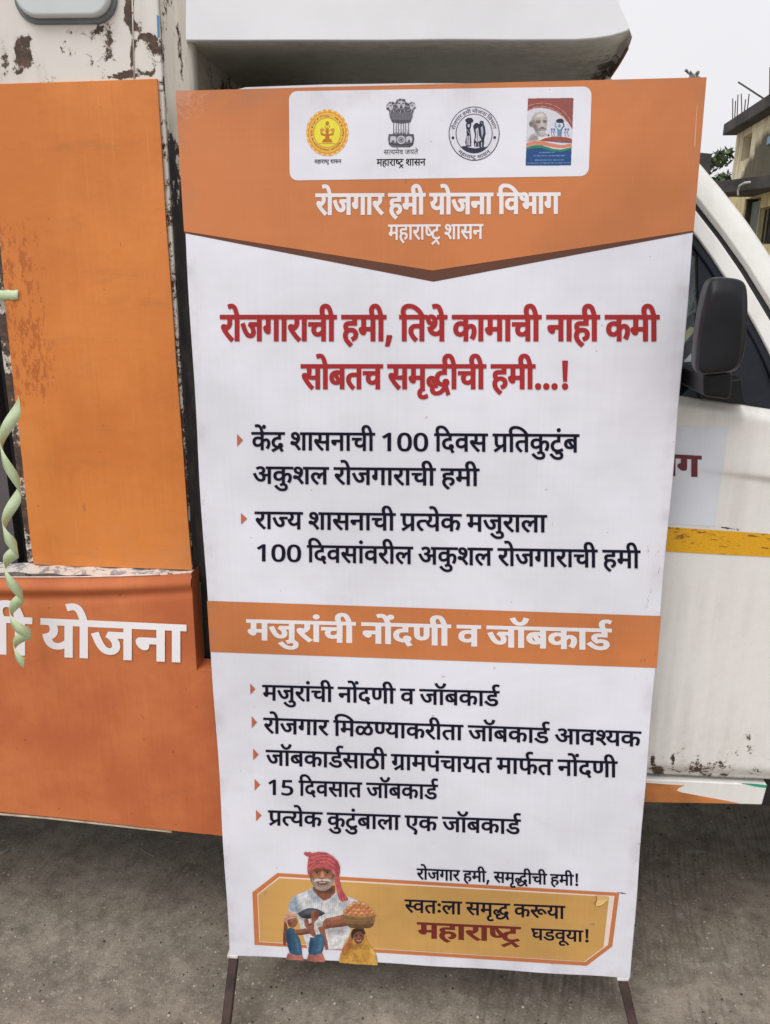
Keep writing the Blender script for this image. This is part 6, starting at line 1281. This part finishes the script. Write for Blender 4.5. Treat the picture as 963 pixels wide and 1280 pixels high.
# ---------------------------------------------------------------- orange skirt cloth hung on the step box
skirt = empty('orange_skirt', unp(120, 1000, YS), 'orange printed flex skirt with white lettering stretched along the lower side of the van', 'cloth')
t = NT('skirt_cloth'); v = t.coord('World'); n1 = t.noise(v, 5, 5, .6); fine = t.noise(v, 90, 4, .7); ln = t.noise(t.coord('World', (190, 1, 6)), 1, 3)
c = t.mix(t.ramp(t.math('ADD', t.math('MULTIPLY', n1, .88), t.math('MULTIPLY', ln, .12)), .34, .66), (.49, .130, .046, 1), (.60, .185, .062, 1))
sm = t.noise(t.coord('World', (6, 1, 16), (0, .3, 0)), 1, 5, .7); c = t.mix(t.math('MULTIPLY', t.ramp(sm, .56, .72), .25), c, (.30, .10, .05, 1))
c = t.mix(t.math('MULTIPLY', t.ramp(t.noise(v, 45, 2), .71, .75), .4), c, (.12, .05, .03, 1))
b = t.bump(n1, .25, .012, t.bump(sm, .15, .003)); M_SK = t.done(c, t.ramp(fine, .3, .7, .45, .6), None, t.bump(fine, .08, .0006, b), .4)
def top_y(px): return 722 + (716 - 722) * np.clip(px / 239, 0, 1) ** 3 + .0 * px
def sk_pt(px, py, dy): q = np.array(unp(px, py, YS)); q[1] += dy; return q
def fold(u, s_):
    """rolled top edge and the long crease below it; s_ runs 0 at the hem to 1 at the step"""
    w = 1 - .45 * smooth(u, .75, 1.0)
    d = .011 * math.exp(-((s_ - .11) / .075) ** 2) * w - .007 * math.exp(-((s_ - .235 + .05 * u) / .055) ** 2) * w
    return -(d + .0012 * math.sin(7 * u + 5 * s_) * min(1, s_ * 2))
def edge_x(py): return 239 + 7 * (py - 716) / 122
def main_fn(u, v_):
    py_r = 716 + (1042 - 716) * v_; px = -330 + (edge_x(py_r) + 330) * u
    y0 = float(top_y(max(px, 0))); yb = float(np.interp(px, [-330, 0, 100, 200, 240, 276, 293], [972, 1015.5, 1025, 1036.5, 1041, 1045, 1047]))
    py = y0 + (yb - y0) * v_; s_ = (py - y0) / 122
    return sk_pt(px, py, fold(u, min(s_, 1.0)) - .003 * max(0, v_ - .45) * math.sin(u * 9))
grid_obj('main_cloth', main_fn, 130, 190, M_SK, skirt)
def side_fn(u, v_):
    py0 = 838 + (1042.5 - 838) * v_; xl, xr = edge_x(py0) - .2, 285 + 8 * v_; px = xl + (xr - xl) * u
    py = 838 + u * 4.6 * (1 - v_) + (1042.5 - 838 + 4.5 * u) * v_; v2 = (py0 - 716) / 326
    return sk_pt(px, py, fold(1.0, 1.0) - .003 * max(0, v2 - .45) * math.sin(9))
grid_obj('lower_cloth', side_fn, 12, 60, M_SK, skirt)
# side return of the upper part and the little ledge where the lower part steps out
rt = [np.array(unp(239, 716, YS)), np.array(unp(246, 837.5, YS))]
MB().quad(tuple(rt[0]), tuple(rt[1]), tuple(rt[1] + [.004, .046, 0]), tuple(rt[0] + [.002, .046, 0])).obj('side_return', M_SK, skirt)
q0, q1 = np.array(unp(246, 838, YS)), np.array(unp(285, 842.6, YS))
MB().quad(tuple(q0), tuple(q1), tuple(q1 + [0, .046, .006]), tuple(q0 + [0, .046, .006])).obj('step_flap', M_SK, skirt)
# pale batten showing along the bottom hem and the white hem at the top
hp = [unp(x, y, YS + .006) for x, y in ((-300, 976.5), (0, 1017.5), (60, 1022.5), (120, 1029), (175, 1035.2), (215, 1039.6))]
MB().tube(hp, .0032, 6).obj('hem_batten', mat_plain('cream_batten', (.55, .45, .34, 1), .7, .4, 20), skirt, smooth=True)
hp = [unp(x, float(top_y(max(x, 0))) - .6, YS - .0015) for x in range(-300, 225, 25)]
MB().tube(hp, .0017, 6).obj('top_hem', mat_plain('pink_white_hem', (.74, .60, .56, 1), .6, .2, 30), skirt, smooth=True)
M_SKW = mat_flex('skirt_letters', (.86, .84, .86, 1), 'plain', .02)
def sk_text(txt, x0, x1, t0, b0, t1, b1, **k):
    A, B, A1, B1 = (np.array(unp(*p, YS - .0020)) for p in ((x0, t0), (x1, t1), (x0, b0), (x1, b1)))
    inv = wmat(skirt).inverted()
    def place(u, v_): bl = A1 * (1 - u) + B1 * u; tl = A * (1 - u) + B * u; return tuple(inv @ Vector(bl + (tl - bl) * v_))
    letters('letters', txt, place, M_SKW, skirt, **k)
sk_text("योजना", 50.6, 233.2, 774.2, 819, 782.6, 827, sx=1.0, dx=30, dy=22)
sk_text("हमी", -90, 40.5, 767.5, 812, 773.6, 818.6, sx=1.0, dx=30, dy=22)
# word end on the cab sticker
A, B, A1, B1 = (np.array(on_door(x, y, .0016)) for x, y in ((833, 568.6), (878, 571), (833, 594), (878, 595.8)))
inv = wmat(stk).inverted()
letters('letters', 'ाग', lambda u, v_: tuple(inv @ Vector((A1 * (1 - u) + B1 * u) + ((A * (1 - u) + B * u) - (A1 * (1 - u) + B1 * u)) * v_)), mat_plain('maroon_ink', (.13, .018, .028, 1), .5), stk, sx=.85, dx=34, dy=26)

# ---------------------------------------------------------------- curling green ribbon
t = NT('pale_green_ribbon'); v = t.coord('World'); n = t.noise(v, 30, 3)
t.b.inputs['Subsurface Weight'].default_value = 0
tr_ = t.n('ShaderNodeBsdfTranslucent'); tr_.inputs[0].default_value = (.60, .78, .42, 1); ms_ = t.n('ShaderNodeMixShader'); ms_.inputs[0].default_value = .22
t.l(t.b.outputs[0], ms_.inputs[1]); t.l(tr_.outputs[0], ms_.inputs[2]); t.l(ms_.outputs[0], t.out.inputs[0])
M_RIB = t.done(t.mix(t.ramp(n, .3, .7), (.60, .73, .44, 1), (.74, .85, .60, 1)), .38)
ky = [505, 548, 607, 654, 685, 703, 743, 764, 792, 805, 827]; kp = [-.8, 0, 1, 2, 3, 4, 5, 6, 7, 8, 8.8]
kc = [12, 13, 14, 13, 13, 15, 18, 22, 27, 27, 27]; kr = [13, 13, 12.5, 10, 9, 11, 11, 11, 13, 11, 9]
rv = []; NR = 420
for k in range(NR):
    ph = -.8 + 9.6 * k / (NR - 1); y = np.interp(ph, kp, ky); cx = np.interp(y, ky, kc); rr = np.interp(y, ky, kr) / 1014 * 1.5 * .95; a_ = ph * math.pi
    c = np.array(unp(cx, y, 1.49)); n_ = np.array([-math.cos(a_), -math.sin(a_), 0]); tg_ = np.array([math.sin(a_), -math.cos(a_), 0])
    wv = np.array([0, 0, 1.0]) + tg_ * .25; wv /= np.linalg.norm(wv); wd = .0145 * (1 - .25 * (k / NR) ** 2); p = c + n_ * rr
    rv += [tuple(p + wv * wd), tuple(p - wv * wd)]
ys = range(NR)
rib = mesh_obj('curled_ribbon', rv, [(2 * i, 2 * i + 1, 2 * i + 3, 2 * i + 2) for i in range(len(ys) - 1)], M_RIB, None, smooth=True)
s_ = rib.modifiers.new('solid', 'SOLIDIFY'); s_.thickness = .0003
tag(rib, 'pale green curling ribbon hanging in front of the dark opening and skirt', 'ribbon')
v0 = []
for i in range(13):
    u = i / 12; x = -25 + 48 * u
    for k in range(3): q = np.array(unp(x, 362.5 + (374.5 - 362.5) * k / 2 + (1.0 if k != 1 else 0) * (.6 * math.sin(x * .5)), YB - .0075)); q[1] -= .0012 * math.sin(u * 5) ** 2; v0.append(tuple(q))
tab = mesh_obj('ribbon_strip', v0, [(3 * i + k, 3 * i + k + 1, 3 * i + k + 4, 3 * i + k + 3) for i in range(12) for k in range(2)], M_RIB, None, smooth=True)
tab.modifiers.new('solid', 'SOLIDIFY').thickness = .0004
tag(tab, 'short flat green ribbon end lying across the left edge of the orange board', 'ribbon')

# ---------------------------------------------------------------- knotted rag on the banner corner
def rag_mesh(c, seed):
    r_ = np.random.default_rng(seed); b = MB(); c = np.array(c)
    for k in range(5):
        a0 = r_.uniform(-.9, .25); L2 = r_.uniform(.018, .030); base = c + np.array([r_.uniform(-.007, .007), r_.uniform(-.004, .010), -.004])
        pts = [base + np.array([math.sin(a0) * L2 * s_ * (1 + .3 * s_), .004 * math.sin(3 * s_ + k), L2 * .95 * s_]) for s_ in np.linspace(0, 1, 7)]
        rad = [.0055 * (1 - .35 * s_) * (1 + .35 * math.sin(5 * s_ + k * 2)) for s_ in np.linspace(0, 1, 7)]
        b.tube([tuple(p) for p in pts], rad, 9)
    pts = [c + np.array([x, -.002 + .002 * math.sin(x * 300), -.001 + .003 * math.sin(x * 200)]) for x in np.linspace(-.020, .012, 8)]
    b.tube([tuple(p) for p in pts], [.003, .005, .006, .0065, .006, .0055, .0045, .003], 9)
    return b
cc_ = BM @ Vector((BW - .014, .002, -.010))
rg = rag_mesh((0, 0, 0), 11).obj('tied_rag', mat_plain('grey_rag', (.24, .225, .22, 1), .9, .85, 110, bump=.9, bd=.002), None, smooth=True)
rg.location = cc_; rg.scale = (.62, .62, .55)
sb = rg.modifiers.new('sub', 'SUBSURF'); sb.levels = 1; sb.render_levels = 2
tx = bpy.data.textures.new('crumple', 'CLOUDS'); tx.noise_scale = .008
dm = rg.modifiers.new('crumple', 'DISPLACE'); dm.texture = tx; dm.strength = .006; dm.texture_coords = 'LOCAL'
tag(rg, 'small crumpled grey and white rag knotted on the top right corner of the banner', 'rag')

# ---------------------------------------------------------------- litter on the concrete
M_TW = mat_plain('dry_twig', (.30, .23, .17, 1), .9); M_LF = mat_plain('dry_leaf', (.42, .30, .14, 1), .8, .4, 80); M_PAP = mat_plain('dusty_scrap', (.34, .30, .27, 1), .9, .3, 60)
def flat_bit(name, px, py, w, h, rot, mat, label, cat, lift=.004):
    c = np.array(unp_z(px, py, GZ)); b = MB(); n = 7; ca, sa = math.cos(rot), math.sin(rot); r_ = np.random.default_rng(int(px)); P = []
    for i in range(n):
        a_ = 6.283 * i / n; k = r_.uniform(.75, 1.1); x, y = w * math.cos(a_) * k, h * math.sin(a_) * k; P.append((c[0] + x * ca - y * sa, c[1] + x * sa + y * ca, GZ + .003 + lift * abs(math.cos(a_)) * r_.uniform(.3, 1)))
    o = b.prism(P, (0, 0, .0012)).obj(name, mat); return tag(o, label, cat)
def twig(pts, r, label):
    o = MB().tube([unp_z(x, y, GZ + .005 + .002 * (i % 2)) for i, (x, y) in enumerate(pts)], [r, r * .9, r * .6][:len(pts)], 6).obj('twig', M_TW, smooth=True); tag(o, label, 'twig')
twig([(176, 1061), (184, 1066), (192, 1070.5)], .0022, 'short pale twig on the dark ground under the orange skirt')
twig([(942, 1014), (953, 1013), (965, 1012)], .0022, 'little twig on the concrete below the green sill mark')
flat_bit('paper_scrap', 4, 1066, .016, .012, .4, M_PAP, 'dusty paper scrap at the left edge in the shade below the skirt', 'litter')
flat_bit('leaf', 79, 1084, .006, .010, 1.3, M_PAP, 'tiny grey leaf lying between the paper scrap and the pale twig', 'leaf')
flat_bit('leaf', 252, 1142, .005, .007, .2, M_LF, 'tiny yellow dry leaf left of the left banner leg', 'leaf')
flat_bit('leaf', 223, 1053, .005, .006, .9, M_LF, 'brown leaf crumb just under the right end of the skirt', 'leaf')
def stone(px, py, r, label, col=(.50, .46, .40, 1)):
    c = np.array(unp_z(px, py, GZ + r * .5)); b = MB(); r_ = np.random.default_rng(int(px * 3)); 
    for p in ico + [(0, 0, -.5)]: q = np.array(p) * r * r_.uniform(.75, 1.2) * [1.2, .9, .7]; b.v.append(tuple(c + q))
    b.f += [tuple(f) for f in icf] + [(7, 6, 11), (8, 7, 11), (9, 8, 11), (10, 9, 11), (6, 10, 11)]
    tag(b.obj('pebble', mat_plain('pebble', col, .9, .2, 90)), label, 'pebble')
stone(243, 1233, .0038, 'pale pebble on the concrete left of the left banner leg')
stone(891, 1186, .0050, 'pale pebble on the open concrete right of the banner foot')
stone(911, 1011, .0075, 'dark stone lying under the sill beside the door', (.10, .08, .065, 1))
stone(932, 1022, .0060, 'small dark stone lower right of the stone under the sill', (.11, .09, .07, 1))
stone(862, 1038, .0042, 'tiny light chip in the shade under the cab door', (.45, .42, .38, 1))
